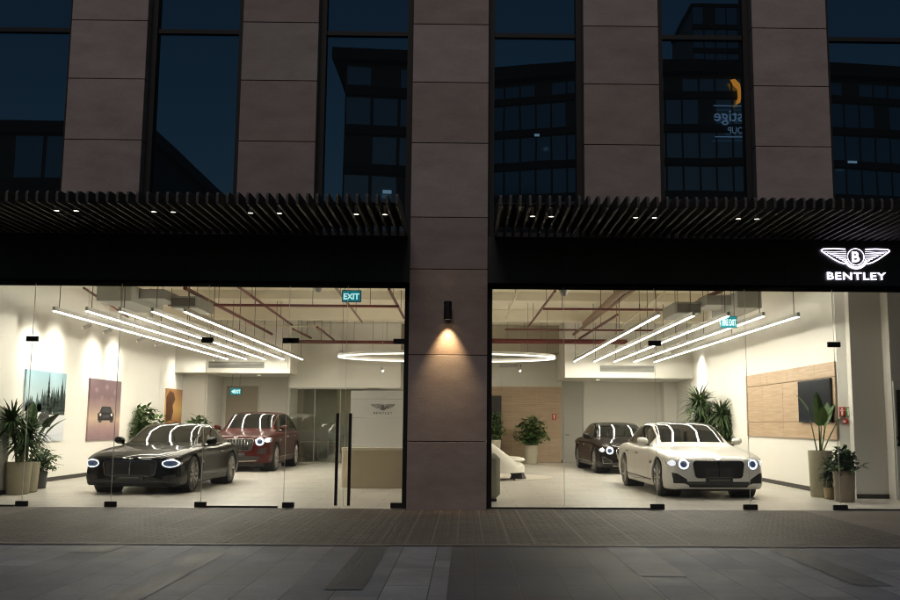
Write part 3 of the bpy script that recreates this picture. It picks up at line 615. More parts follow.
def fire_sign(cx, Y, cz, w, h, label, base, sym):
    t = thing('safety_sign', label, 'sign', (cx,Y,cz)); MB().box((cx-w/2,Y-.008,cz-h/2),(cx+w/2,Y-.002,cz+h/2)).build('plate', base, t)
    b = MB(); f = lambda u,v: (cx+u*w,Y-.010,cz+v*h)
    b.add([f(-.12,-.38),f(.12,-.38),f(.14,.05),f(-.14,.05)], [(0,1,2,3)]); b.add([f(-.3,.1),f(.3,.1),f(.3,.2),f(-.3,.2)], [(0,1,2,3)]); b.add([f(-.15,.26),f(.15,.26),f(.1,.4),f(-.1,.4)], [(0,1,2,3)]); b.build('symbol', sym, t); return t
def bend(px, py):
    Y = 3.2
    for _ in range(20): X = onY(px, py, Y).x; Y = Y+.5*((3.298-(X-RW))-Y)
    return onY(px, py, Y)+Vector((-.004,-.004,0))
q = bend(842.5,412); fire_sign(q.x, q.y, q.z, .13, .20, 'red fire extinguisher sign on the wall end behind the plants', 'fire_red', 'fire_white').rotation_euler.z = R(-45)
q = bend(848.6,412); fire_sign(q.x, q.y, q.z, .10, .20, 'green and white safety sign beside the red one', 'sign_green', 'fire_white').rotation_euler.z = R(-45)
q = bend(846.,421.5); t = thing('fire_call_point', 'small red fire call point below the safety signs', 'alarm', q); t.rotation_euler.z = R(-45)
MB().bbox((q.x-.05,q.y-.055,q.z-.05),(q.x+.05,q.y,q.z+.05),.01).build('casing', 'fire_red', t, 30); MB().box((q.x-.025,q.y-.061,q.z-.025),(q.x+.025,q.y-.057,q.z+.025)).build('glass_face', 'fire_white', t)
q = onY(554,417,BW); t = None
fire_sign(q.x, BW-.06, q.z, .16, .22, 'red fire sign on the wood wall beside the grey door', 'fire_red', 'fire_white')
# white door at far right front
q = onY(892,400,2.62).x
t = thing('white_door', 'plain white door with black handle at the right edge of the showroom', 'door', (q+.1,2.62,0))
MB().bbox((q+.02,2.578,.01),(q+.93,2.617,2.3),.004).build('leaf', 'door_white', t, 30)
b = MB()
for z in (1.06,1.19): b.tube([(q+.07,2.578,z),(q+.07,2.53,z)], .032, 12)
b.tube([(q+.07,2.535,1.19),(q+.19,2.535,1.19)], .012, 8); b.build('handle', 'black_metal', t, 40)
q2 = onY(897.5,417,2.55); t = tag(MB().bbox((q2.x,2.545,onY(899,446,2.55).z),(q2.x+.5,2.576,onY(899,390,2.55).z),.008).build('notice_board', 'black_gloss'), 'black framed board at the far right edge on the white door', 'notice board')

# ------------------------------------------------------------------ back of the showroom
def door(xa, xb, ytop, Y, label, m, hs=1):
    a, c = onY(xa,ytop,Y), onY(xb,ytop,Y); t = thing('interior_door', label, 'door', (a.x,Y,0))
    MB().bbox((a.x+.05,Y-.045,.01),(c.x-.05,Y-.005,a.z-.05),.004).build('leaf', m, t, 30)
    b = MB(); b.box((a.x,Y-.06,.006),(a.x+.045,Y-.003,a.z)); b.box((c.x-.045,Y-.06,.006),(c.x,Y-.003,a.z)); b.box((a.x+.046,Y-.06,a.z-.045),(c.x-.046,Y-.003,a.z)); b.build('frame', m, t)
    hx = c.x-.13 if hs > 0 else a.x+.13
    b = MB(); b.tube([(hx,Y-.045,1.02),(hx,Y-.09,1.02),(hx-hs*.12,Y-.09,1.02)], .012, 8); b.build('handle', 'black_metal', t, 40)
door(207.5,224,402,BW,'light grey door in the back left corner behind the red car','door_white')
a, c = onY(227,386,BW), onY(259,386,BW)
t = thing('dim_doorway', 'dim olive recessed doorway behind the red car', 'doorway', (a.x,BW,0)); MB().box((a.x,BW-.05,.006),(c.x,BW-.004,a.z)).build('recess', 'taupe_wall', t)
b = MB(); b.box((a.x-.06,BW-.09,.006),(a.x-.002,BW-.003,a.z+.05)); b.box((c.x+.002,BW-.09,.006),(c.x+.06,BW-.003,a.z+.05)); b.box((a.x-.002,BW-.09,a.z+.002),(c.x+.002,BW-.003,a.z+.05)); b.build('frame', 'white_wall', t)
# glazed office front
a, c = onY(290,387.5,17.9), onY(366,387.5,17.9)
t = thing('glass_partition', 'grey tinted glass office front left of the reception panel', 'glass partition', (a.x,17.9,0)); n = 3
for i in range(n):
    xa, xb = a.x+(c.x-a.x)*i/n, a.x+(c.x-a.x)*(i+1)/n; MB().box((xa+.012,17.9,.05),(xb-.012,17.915,a.z-.05)).build('glass_pane', 'office_glass', t)
b = MB(); b.box((a.x-.03,17.87,a.z-.045),(c.x,17.94,a.z)); b.box((a.x-.03,17.87,.006),(c.x,17.94,.045))
for i in range(n+1): X = a.x+(c.x-a.x)*i/n; b.box((X-.009,17.875,.046),(X+.009,17.935,a.z-.046))
b.build('frame', 'duct', t)
part('interior_wall', 'white_wall', (a.x-.03,17.9,a.z+.002), (c.x+1.2,18.1,CEIL-.008)); part('interior_wall', 'grey_wall', (a.x+.02,BW-.06,.005), (c.x+1.2,BW-.05,a.z))
part('interior_wall', 'white_wall', (a.x-.03,17.95,.006), (a.x+.02,BW-.06,a.z))
# office furniture seen dimly through the glass
q = onY(318,448,18.6)
t = thing('office_desk', 'small desk standing behind the tinted office glass', 'desk', (q.x,18.6,0)); MB().bbox((q.x-.7,18.4,.70),(q.x+.7,19.1,.74),.005).build('top', 'desk_top', t, 30)
for sx in (-.62,.62): MB().box((q.x+sx-.03,18.45,.006),(q.x+sx+.03,19.05,.699)).build('leg', 'desk', t)
# reception backdrop and desk
Yb = 7.6; a, c = onY(351,390.5,Yb), onY(404,448,Yb); xe = 1.0
t = thing('reception_backdrop', 'pale grey backdrop with dark winged emblem behind the reception desk', 'backdrop panel', (a.x,Yb,0))
b = MB(); zz = [.01,.62,onY(352,418,Yb).z,onY(352,399,Yb).z,a.z]
for z0_, z1_ in zip(zz[:-1], zz[1:]): b.bbox((a.x,Yb,z0_+.003),(.45,Yb+.10,z1_-.003),.003)
b.build('panel', 'white_panel', t, 30)
q0, q1 = onY(371,404,Yb), onY(395,410,Yb); t0, t1 = onY(373.5,412,Yb), onY(392.5,414.3,Yb)
b = MB(); emblem(b, lambda u,v,s: ((q0.x+q1.x)/2+u, Yb-s, (q0.z+q1.z)/2+v), q1.x-q0.x, q0.z-q1.z, .012, 9); b.build('winged_emblem', 'logo_dark', t)
b = MB(); put_text(b, 'BENTLEY', lambda u,v,s: ((t0.x+t1.x)/2+u, Yb-s, (t0.z+t1.z)/2+v), t1.x-t0.x, t0.z-t1.z, .0, 0, .010, 1.15); b.build('lettering', 'logo_dark', t)
Yd = 5.2; a, c = onY(340,448,Yd), onY(404,490,Yd)
t = thing('reception_desk', 'tan curved reception desk beside the glass doors', 'reception desk', (a.x,Yd,0))
b = MB(); out = []
for i in range(9): th = pi+ (pi/2)*i/8; out.append((a.x+.35+.35*cos(th), Yd+.35+.35*sin(th)))
out += [(.42,Yd),(.42,Yd+.75),(a.x,Yd+.75)]
b.prism(out, lambda u,v,s: (u,v,s), .006, a.z-.05); b.build('front', 'desk', t, 40)
b = MB(); cxm = sum(p[0] for p in out)/len(out); b.prism([((u-cxm)*1.015+cxm, (v-Yd-.35)*1.03+Yd+.35) for u,v in out], lambda u,v,s: (u,v,s), a.z-.049, a.z); b.build('counter_top', 'desk_top', t, 40)
# wood wall, black opening, grey door to the right of the pier
xa, xb, zt = -.2, onY(561,387,BW).x, onY(530,387,BW).z
t = thing('wood_wall', 'pale oak clad wall at the back right of the pier', 'wall cladding', (xa,BW,0)); b = MB(); n = 9
for i in range(n):
    b.bbox((xa+(xb-xa)*i/n+.003,BW-.045,.01),(xa+(xb-xa)*(i+1)/n-.003,BW-.006,zt-.62),.002); b.bbox((xa+(xb-xa)*i/n+.003,BW-.045,zt-.614),(xa+(xb-xa)*(i+1)/n-.003,BW-.006,zt),.002)
b.build('board', 'wood', t, 30)
a, c = onY(489,396,BW), onY(501,396,BW); t = thing('black_cabinet', 'tall black cabinet against the oak wall beside the pier', 'cabinet', (a.x,BW-.3,0)); MB().bbox((a.x-.5,BW-.42,.006),(c.x,BW-.05,a.z),.006).build('body', 'black_plastic', t, 30); MB().box((a.x+.1,BW-.425,.05),(a.x+.105,BW-.4205,a.z-.05)).build('door_gap', 'cable', t)
door(562,583,379.5,BW,'tall grey door between the oak wall and the dark sedan','grey_wall',-1)
part('interior_wall', 'white_wall', (onY(664,400,18.9).x,18.9,.006), (RW+.14,BW-.004,zs2-.003))

# ------------------------------------------------------------------ seating on the rug
q = onZ(520,478.5); t = tag(MB().lathe([(.0,.012),(1.45,.012),(1.5,.006),(1.5,.004)], (q.x-.6,q.y+.5,.004), 48).build('round_rug', 'rug', None, 40), 'round pale rug under the white shell chair', 'rug')
q = onZ(508,480); rg = .016
t = thing('lounge_chair', 'white rounded shell lounge chair on black legs seen beside the pier', 'chair', (q.x,q.y,0)); b = MB(); rows = []
for i in range(11):
    f = i/10; row = []
    for j in range(29):
        th = 2*pi*j/28; ct = cos(th); rr_ = .64*math.sin(pi*(.10+.90*(1-f)*.5+.0))**.6 if f < 1 else .0; hi = .50-.30*ct*min(1,rr_/.4) if f > .25 else .36
        row.append((q.x-.22+rr_*ct, q.y+rr_*.95*sin(th), .20+(hi+.08)*(math.sin(f*pi/2)**.8)))
    rows.append(row)
b.grid(rows); b.build('shell', 'shell_white', t, 60)
b = MB(); b.lathe([(.0,.60),(.22,.585),(.34,.55),(.37,.50),(.30,.46),(.0,.46)], (q.x+.06,q.y-.08,0), 28); b.build('seat', 'shell_white', t, 60)
for dx, dy in ((.28,-.3),(-.5,-.3),(.28,.25),(-.5,.25)): b = MB(); b.tube([(q.x-.14+dx*.6+.02,q.y+dy*.6,.22),(q.x-.12+dx,q.y+dy,rg)], .018, 8); b.build('leg', 'black_metal', t, 40)
q = onZ(518,479.5); t = thing('side_table', 'small black flared side table beside the white shell chair', 'side table', (q.x,q.y,0)); b = MB(); b.lathe([(.20,.018),(.21,.03),(.09,.30),(.06,.44),(.0,.44)], (q.x,q.y,0), 6); b.build('base', 'black_plastic', t, 30); MB().lathe([(.0,.46),(.10,.46),(.11,.45),(.0,.441)], (q.x,q.y,0), 20).build('top', 'black_metal', t, 40)
q = onZ(487,502); t = thing('ottoman', 'olive grey rounded seat block beside the stone pier', 'ottoman', (q.x,q.y,0)); b = MB(); b.bbox((q.x-.75,q.y-.05,.06),(q.x+.24,q.y+.85,.86),.08); b.build('cushion', 'ottoman', t, 40); MB().bbox((q.x-.70,q.y,.006),(q.x+.18,q.y+.8,.059),.01).build('base', 'black_plastic', t, 30)

# ------------------------------------------------------------------ plants
def blade(b, base, d, L, w, droop, n=6, fold=.15, tip=.7):
    d = Vector(d).normalized(); side = d.cross(Vector((0,0,1)))
    if side.length < .05: side = Vector((1,0,0))
    side.normalize(); p = Vector(base); rows = []
    for i in range(n+1):
        f = i/n; ww = w*(min(1,f*4+.35))*(1-max(0,(f-(1-tip))/tip)**1.6)
        up = side.cross(d).normalized(); rows.append([p-side*ww+up*ww*fold, p, p+side*ww+up*ww*fold]); p = p+d*(L/n); d = (d+Vector((0,0,-droop/n))).normalized()
    b.grid(rows)
def pot(t, q, r0, r1, h, m):
    b = MB(); b.lathe([(.0,.006),(r0*.96,.006),(r0,.02),(r1,h-.015),(r1-.006,h),(r1-.03,h),(r1-.035,h-.06)], q, 32); b.build('pot', m, t, 40)
    MB().lathe([(r1-.03,h-.055),(.0,h-.045)], q, 24).build('soil', 'soil', t)
def plant(q, label, kind, pr, ph, pm, H, spread, lm, seed, n=120, name='potted_plant'):
    rnd = random.Random(seed); q = Vector((q.x,q.y,.004)); t = thing(name, label, 'plant', q); pot(t, q, pr*.88, pr, ph, pm); top = q+Vector((0,0,ph-.05)); b = MB(); s = MB()
    if kind == 'yucca':       # rosettes of narrow arching blades on woody stems
        for (dx, hh, k) in [(rnd.uniform(-.5,.5)*spread*.6, H*f, k) for f, k in ((1.,.45),(.72,.32),(.5,.28))]:
            c = top+Vector((dx, rnd.uniform(-.15,.15), hh*.70)); s.tube([top+Vector((dx*.3,0,0)), top.lerp(c,.5)+Vector((dx*.1,0,0)), c], [.03,.026,.022], 8)
            for i in range(int(n*k)):
                a = rnd.uniform(0,2*pi); e = rnd.uniform(-.35,1.3); b.cur = rnd.randrange(2); blade(b, c+Vector((0,0,rnd.uniform(-.12,.05))), (cos(a)*cos(e),sin(a)*cos(e),sin(e)), spread*rnd.uniform(.65,1.05), .024, rnd.uniform(.6,1.9))
    elif kind == 'palm':      # many arching fronds with leaflets
        for i in range(n):
            a = rnd.uniform(0,2*pi); e = rnd.uniform(.35,1.4); L = H*rnd.uniform(.5,.95); d = Vector((cos(a)*cos(e),sin(a)*cos(e),sin(e))); p = top+Vector((rnd.uniform(-.06,.06),rnd.uniform(-.06,.06),0)); pts = []
            for j in range(9): pts.append(p.copy()); p += d*(L/8); d = (d+Vector((0,0,-.16))).normalized()
            s.tube(pts, [.008]*8+[.003], 5)
            for j in range(3,9):
                for sd in (-1,1):
                    dd = (pts[j]-pts[j-1]).normalized(); sv = dd.cross(Vector((0,0,1))).normalized()*sd; b.cur = rnd.randrange(2); blade(b, pts[j], dd*.7+sv+Vector((0,0,rnd.uniform(-.1,.25))), spread*.42*rnd.uniform(.6,1.), .021, .8, 4)
    elif kind == 'paddle':    # tall stems with broad paddle leaves
        for (a, e, L, W, bl) in [(rnd.uniform(0,2*pi), rnd.uniform(1.0,1.45), H*rnd.uniform(.45,.75), .11, .5) for _ in range(n)]:
            d = Vector((cos(a)*cos(e),sin(a)*cos(e)*.6,sin(e))); p = top+Vector((cos(a)*.05,sin(a)*.05,0)); k = p+d*L; s.tube([p,p.lerp(k,.5)+Vector((0,0,.03)),k], [.016,.012,.008], 6); b.cur = rnd.randrange(2)
            blade(b, k-d*.03, d+Vector((cos(a)*.35,sin(a)*.2,.1)), bl*rnd.uniform(.8,1.15), W*rnd.uniform(.8,1.15), .7, 10, .25, .6)
    elif kind == 'bush':
        for i in range(n):
            a = rnd.uniform(0,2*pi); e = rnd.uniform(.2,1.45); L = H*rnd.uniform(.3,1.); d = Vector((cos(a)*cos(e)*spread/H,sin(a)*cos(e)*spread/H,sin(e))); k = top+d*L
            if i%4 == 0: s.tube([top,k], [.007,.003], 5)
            b.cur = rnd.randrange(2); a2 = rnd.uniform(0,2*pi); blade(b, k, (cos(a2),sin(a2),rnd.uniform(-.4,.8)), rnd.uniform(.12,.24)*(1.3 if H > 1 else 1), rnd.uniform(.025,.05)*(1.3 if H > 1 else 1), rnd.uniform(.2,1.), 4, .2, .6)
    b.build('foliage', lm, t, fix=False); s.build('stem', 'stem' if kind == 'yucca' else 'stem_green', t, 60)
    return t
D2, D1, G2 = ['leaf_dark','leaf_mid'], ['leaf_mid','leaf_light'], ['leaf_mid','leaf_grey']
ql = onZ(19,497); ql.y = max(ql.y, 2.95)
plant(Vector((onY(18,480,ql.y).x,ql.y,0)), 'large spiky plant in an olive pot at the left edge before the snow picture', 'yucca', .235, .62, 'pot_olive', 1.15, .62, D2, 1, 420)
plant(Vector((onY(24,480,ql.y+.5).x,ql.y+.55,0)), 'tall broad leaved plant behind the spiky plant at the left edge', 'paddle', .26, .60, 'pot_olive', 1.25, .5, D2, 12, 6)
q = onZ(38,489); plant(q, 'small leafy plant in a dark square pot under the snow picture', 'bush', .17, .36, 'pot_grey', .55, .42, D2, 3, 260)
q = onZ(141,474); plant(onY(141,440,13.0), 'dense arching green plant behind the black coupe by the dusk picture', 'bush', .26, .5, 'pot_olive', 1.45, 1.0, D1, 4, 1100)
plant(onY(197,440,16.6), 'rounded green plant just showing above the coupe roof near the back wall', 'bush', .25, .6, 'pot_olive', 1.05, .75, D1, 5, 600)
qr = onZ(821,497); plant(Vector((onY(821,480,3.3).x,3.3,0)), 'bird of paradise plant in a tall olive pot by the oak panelling', 'paddle', .235, .92, 'pot_olive', 1.15, .5, D1, 24, 7)
plant(onY(829,490,2.75), 'small spiky plant in a wicker pot between the two large pots', 'yucca', .10, .22, 'pot_wicker', .56, .30, ['leaf_dark','leaf_grey'], 7, 120)
plant(Vector((onY(843.5,490,2.2).x,2.15,0)), 'leafy bush in a square brown planter below the fire signs', 'bush', .20, .58, 'pot_brown', .46, .36, D2, 8, 330)
plant(onY(531,450,18.3), 'leafy plant in a tall tan pot before the oak wall', 'bush', .25, .66, 'pot_tan', 1.10, .72, D1, 9, 560)
plant(onY(495,450,17.6), 'green plant beside the black cabinet, half hidden by the pier', 'bush', .2, .85, 'pot_tan', 1.0, .40, D1, 10, 300)
plant(onY(701,440,12.0), 'tall palm with arching leaves behind the white sedan', 'yucca', .26, .6, 'pot_olive', 2.1, .85, G2, 11, 700)
plant(onY(722,440,11.6), 'shorter spiky palm right of the tall one behind the white sedan', 'yucca', .22, .5, 'pot_olive', 1.75, .75, G2, 12, 560)

# ------------------------------------------------------------------ cars
def pchip(xs, ys):
    xs = np.array(xs, float); ys = np.array(ys, float); h = np.diff(xs); d = np.diff(ys)/h; m = np.zeros(len(xs)); m[0], m[-1] = d[0], d[-1]
    for i in range(1, len(xs)-1):
        if d[i-1]*d[i] > 0: w1, w2 = 2*h[i]+h[i-1], h[i]+2*h[i-1]; m[i] = (w1+w2)/(w1/d[i-1]+w2/d[i])
    def f(x):
        x = min(max(x, xs[0]), xs[-1]); i = int(min(max(np.searchsorted(xs, x)-1, 0), len(xs)-2)); t = (x-xs[i])/h[i]
        return float((2*t**3-3*t*t+1)*ys[i]+(t**3-2*t*t+t)*h[i]*m[i]+(-2*t**3+3*t*t)*ys[i+1]+(t**3-t*t)*h[i]*m[i+1])
    return f
def crom(P, n):
    """Catmull-Rom through 2-D points; returns function of index"""
    P = np.array(P, float)
    def f(u):
        i = int(min(max(math.floor(u),0),len(P)-2)); t = u-i; p1, p2 = P[i], P[i+1]; p0 = P[i-1] if i > 0 else 2*p1-p2; p3 = P[i+2] if i+2 < len(P) else 2*p2-p1
        return .5*(2*p1+(p2-p0)*t+(2*p0-5*p1+4*p2-p3)*t*t+(3*p1-p0-3*p2+p3)*t**3)
    return f
class Car:
    def __init__(s, cfg):
        s.c = cfg; k = cfg['body']; xs = [r[0] for r in k]; s.W, s.zt, s.zs, s.zb = [pchip(xs, [r[i] for r in k]) for i in (1,2,3,4)]; s.L = xs[-1]
        g = cfg['house']; gx = [r[0] for r in g]; s.zr, s.Wr, s.Wb = [pchip(gx, [r[i] for r in g]) for i in (1,2,3)]; s.g0, s.g1 = gx[0], gx[-1]; s.cache = {}
    def sec(s, a):
        W, zt, zs, zb = s.W(a), s.zt(a), s.zs(a), s.zb(a); H = zs-zb
        return crom([(0,zt),(.38*W,zt-.012),(.66*W,zt-.010),(.84*W,zs+.42*(zt-zs)-.004),(.945*W,zs-.05*H),(.990*W,zs-.135*H),(.978*W,zs-.28*H),(1.0*W,zb+.34*H),(.985*W,zb+.16*H),(.955*W,zb+.035*H),(.86*W,zb),(.4*W,zb),(0,zb)], 12)
    def poly(s, a):
        key = round(a, 4)
        if key not in s.cache: f = s.sec(a); s.cache[key] = np.array([f(12*i/72) for i in range(73)])
        return s.cache[key]
    def width(s, a, z):
        p = s.poly(a); best = 0.
        for q, r in zip(p[6:64], p[7:65]):
            z0, z1 = q[1], r[1]
            if (z0-z)*(z1-z) <= 0 and z0 != z1: best = max(best, q[0]+(r[0]-q[0])*(z-z0)/(z1-z0))
        return best
    def front(s, x, z):
        """distance from the nose of the first surface met at (x, z)"""
        x = abs(x)
        if s.width(0., z) >= x: return s.bulge(x, z)
        lo, hi = 0., 1.6
        for _ in range(22):
            m = (lo+hi)/2
            if s.width(m, z) >= x: hi = m
            else: lo = m
        return hi
    def bulge(s, x, z):
        W = s.W(0.); zt, zb = s.zt(0.), s.zb(0.); f = max(abs(x)/W, abs(z-(zt+zb)/2)/((zt-zb)/2)); return -s.c.get('bulge',.035)*(1-min(1,f)**2.2)
    def Y(s, a): return a-s.L/2
def rrect(w0, w1, z0, z1, r, n=6):
    """closed outline of a (tapered) rounded rectangle: half widths at bottom/top"""
    pts = []
    for cx, cz, a0 in ((w0-r,z0+r,-pi/2),(w1-r,z1-r,0),(-w1+r,z1-r,pi/2),(-w0+r,z0+r,pi)):
        for i in range(n+1): a = a0+pi/2*i/n; pts.append((cx+r*cos(a), cz+r*sin(a)))
    out = []
    for i, p in enumerate(pts):
        q = pts[(i+1)%len(pts)]; d = math.hypot(q[0]-p[0], q[1]-p[1]); m = max(1, int(d/.05))
        out += [(p[0]+(q[0]-p[0])*j/m, p[1]+(q[1]-p[1])*j/m) for j in range(m)]
    return out
def circle(cx, cz, rx, rz, n=28): return [(cx+rx*cos(2*pi*i/n), cz+rz*sin(2*pi*i/n)) for i in range(n)]
def fill(b, pts, fn, off, rings=6):
    cx, cz = sum(p[0] for p in pts)/len(pts), sum(p[1] for p in pts)/len(pts); n = len(pts); vs = []; fs = []
    for r in range(rings): k = 1-r/rings; vs += [fn(cx+(x-cx)*k, cz+(z-cz)*k, off) for x,z in pts]
    vs.append(fn(cx,cz,off))
    for r in range(rings-1): fs += [(r*n+i, r*n+(i+1)%n, (r+1)*n+(i+1)%n, (r+1)*n+i) for i in range(n)]
    fs += [((rings-1)*n+i, (rings-1)*n+(i+1)%n, rings*n) for i in range(n)]
    b.add(vs, fs)
def rim2(b, pts, fn, w, o0, o1):
    """raised band just inside an outline"""
    cx, cz = sum(p[0] for p in pts)/len(pts), sum(p[1] for p in pts)/len(pts); n = len(pts)
    def sh(p, k): d = math.hypot(p[0]-cx,p[1]-cz) or 1; return cx+(p[0]-cx)*(1-k/d), cz+(p[1]-cz)*(1-k/d)
    L = [[fn(*p,o0) for p in pts],[fn(*sh(p,w*.2),o1) for p in pts],[fn(*sh(p,w*.8),o1) for p in pts],[fn(*sh(p,w),o0) for p in pts]]
    o = len(b.v); b.v += [tuple(p) for r in L for p in r]
    for r in range(3):
        for i in range(n): b.f.append((o+r*n+i,o+r*n+(i+1)%n,o+(r+1)*n+(i+1)%n,o+(r+1)*n+i)); b.mi.append(b.cur)
def line(b, pts, fn, w, off):
    for p, q in zip(pts[:-1], pts[1:]):
        dx, dz = q[0]-p[0], q[1]-p[1]; l = math.hypot(dx,dz) or 1; nx, nz = -dz/l*w/2, dx/l*w/2
        b.add([fn(p[0]-nx,p[1]-nz,off),fn(p[0]+nx,p[1]+nz,off),fn(q[0]+nx,q[1]+nz,off),fn(q[0]-nx,q[1]-nz,off)], [(0,1,2,3)])
def boolean_cut(o, cutters):
    for c in cutters:
        md = o.modifiers.new('cut', 'BOOLEAN'); md.operation = 'DIFFERENCE'; md.solver = 'EXACT'; md.object = c
    dg = bpy.context.evaluated_depsgraph_get(); dg.update(); me = bpy.data.meshes.new_from_object(o.evaluated_get(dg))
    o.modifiers.clear(); old = o.data; o.data = me; bpy.data.meshes.remove(old)
    for c in cutters: d = c.data; bpy.data.objects.remove(c); bpy.data.meshes.remove(d)
def wheel(root, x, y, r, wd, rimmat, side, spokes):
    b = MB(); c = (x,y,r); s = side
    prof = [(r*.66,-wd*.5),(r*.90,-wd*.5),(r*.975,-wd*.44),(r,-wd*.30),(r,wd*.30),(r*.975,wd*.44),(r*.90,wd*.5),(r*.72,wd*.49),(r*.70,wd*.42)]
    b.lathe([(a, h*s) for a,h in prof], c, 40, 'x'); w = b.build('wheel', 'tyre', root, 40)
    b = MB(); b.lathe([(r*.735,s*wd*.48),(r*.715,s*wd*.50),(r*.69,s*wd*.47),(r*.66,s*wd*.1)], c, 40, 'x')
    for i in range(spokes):
        for d in (-.075,.075):
            a = 2*pi*i/spokes; a1 = a+d; p0 = (x+s*wd*.40, y+r*.10*cos(a+d*2), r+r*.10*sin(a+d*2)); p1 = (x+s*wd*.47, y+r*.70*cos(a1), r+r*.70*sin(a1)); b.tube([p0,p1], [.020,.014], 5)
    b.lathe([(.0,s*wd*.45),(r*.12,s*wd*.44),(r*.17,s*wd*.38),(r*.17,s*wd*.2)], c, 18, 'x'); b.build('rim', rimmat, w, 35)
    b = MB(); b.lathe([(.0,s*wd*.16),(r*.66,s*wd*.15)], c, 30, 'x'); b.build('brake_disc', 'disc_dark', w)
def make_car(cfg, label, loc, rotz=0.):
    car = Car(cfg); L = car.L; root = thing(cfg['name'], label, 'car', (0,0,0), 'luxury cars on show'); Y = car.Y
    ff = lambda x,z,o: (x, Y(car.front(x,z))-o, z)
    def fs(sd): return lambda a,z,o: (sd*(car.width(a,z)+o), Y(a), z)
    # ---- body shell
    ss = [0,.012,.03,.05,.08,.12,.17,.23,.3,.4,.5]; q = .62
    while q < L-.5: ss.append(q); q += .11
    ss += [L-.5,L-.4,L-.3,L-.22,L-.15,L-.1,L-.06,L-.03,L-.012,L]
    NV = 44; rows = []
    for a in ss:
        f = car.sec(a); half = [f(12*i/NV) for i in range(NV+1)]
        rows.append([(p[0],Y(a),p[1]) for p in half]+[(-p[0],Y(a),p[1]) for p in half[-2:0:-1]])
    n = len(rows[0]); b = MB(); vs = [p for r in rows for p in r]; fc = [(i*n+j,i*n+(j+1)%n,(i+1)*n+(j+1)%n,(i+1)*n+j) for i in range(len(rows)-1) for j in range(n)]
    def cap(row, front):
        nonlocal vs, fc
        cz = sum(p[2] for p in row)/n; prev = (0 if front else (len(rows)-1)*n)
        for k in (.85,.62,.38,.15):
            o = len(vs); vs += [(x*k, y+((car.bulge(x*k, cz+(z-cz)*k)) if front else .03*(1-k*k)), cz+(z-cz)*k) for x,y,z in row]
            fc += [(prev+j,o+j,o+(j+1)%n,prev+(j+1)%n) for j in range(n)]; prev = o
        o = len(vs); vs.append((0,row[0][1]+(car.bulge(0,cz) if front else .03),cz)); fc += [(prev+j,o,prev+(j+1)%n) for j in range(n)]
    cap(rows[0], True); cap(rows[-1], False); b.add(vs, fc); body = b.build('body', cfg['paint'], root, 50)
    r, (fa, ra), wx = cfg['r'], cfg['axles'], cfg['wx']; cut = []
    for a in (fa, ra):
        for sd in (-1,1):
            c = MB(); c.lathe([(.0,sd*.55),(r+.045,sd*.55),(r+.045,sd*1.3),(.0,sd*1.3)], (0,Y(a),r+.01), 40, 'x'); cut.append(c.build('cutter', cfg['paint']))
    boolean_cut(body, cut); me = body.data; me.polygons.foreach_set('use_smooth',[True]*len(me.polygons)); me.set_sharp_from_angle(angle=R(42))
    b = MB()
    for a in (fa, ra):
        for sd in (-1,1): b.lathe([(.0,sd*.56),(r+.042,sd*.56),(r+.042,sd*(wx-.035))], (0,Y(a),r+.01), 36, 'x')
    b.box((-.72,Y(.35),.14),(.72,Y(L-.4),.24)); b.build('underbody', 'black_plastic', root, 40)
    for a in (fa, ra):
        for sd in (-1,1): wheel(root, sd*(wx-.135), Y(a), r, .265, cfg['rim'], sd, cfg['spokes'])
    # ---- greenhouse
    def gsec(a):
        zr, Wr, Wb = car.zr(a), car.Wr(a), car.Wb(a); belt = car.zt(a)-.03; h = zr-belt; k = min(1,max(.05,h/.42))
        return crom([(0,zr),(.5*Wr,zr-.008*k),(.86*Wr,zr-.026*k),(Wr,zr-.075*k),(Wr+(Wb-Wr)*.50+.012*k,zr-.075*k-.46*(h-.075*k)),(Wb,belt),(Wb,belt-.12)], 6)
    def gpt(a, v, sd=1): p = gsec(a)(v); return Vector((sd*p[0], Y(a), p[1]))
    gs = [car.g0+(car.g1-car.g0)*i/44 for i in range(45)]; rows = [[gpt(a,6-6*j/30,-1) for j in range(31)]+[gpt(a,6*j/30,1) for j in range(1,31)] for a in gs]
    b = MB(); b.grid(rows); b.build('roof', cfg.get('roofpaint', cfg['paint']), root, 50)
    def patchg(name, a0, a1, v0, v1, m, sd, off=.006, na=24, nv=10, parent=root):
        P_ = []; e = 1e-3; a0f = a0 if callable(a0) else (lambda v: a0); a1f = a1 if callable(a1) else (lambda v: a1)
        for i in range(na+1):
            row = []
            for j in range(nv+1):
                v = v0+(v1-v0)*j/nv; a = a0f(v)+(a1f(v)-a0f(v))*i/na; p = gpt(a,v,1); ta = gpt(a+e,v,1)-p; tv = gpt(a,v+e,1)-p; nn = tv.cross(ta).normalized()
                if nn.dot(Vector((p.x,0,p.z-.6)))<0: nn = -nn
                p = p+nn*off; row.append((sd*p.x,p.y,p.z))
            P_.append(row)
        b = MB()
        if sd == 0: pass
        b.grid(P_); return b.build(name, m, parent, 60)
    def both(name, a0, a1, v1, m, off=.006):
        """patch across the centre line"""
        b = MB(); P_ = []; e = 1e-3; na, nv = 20, 24
        for i in range(na+1):
            a = a0+(a1-a0)*i/na; row = []
            for j in range(nv+1):
                v = -v1+2*v1*j/nv; sgn = 1 if v >= 0 else -1; p = gpt(a,abs(v)); ta = gpt(a+e,abs(v))-p; tv = gpt(a,abs(v)+e)-p; nn = tv.cross(ta).normalized()
                if nn.z < 0: nn = -nn
                p = p+nn*off; row.append((sgn*p.x,p.y,p.z))
            P_.append(row)
        b.grid(P_); return b.build(name, m, root, 60)
    w = cfg['win']; ws = both('windscreen', *w['ws'], 2.5, 'car_glass'); both('rear_window', *w['rw'], 2.0, 'car_glass')
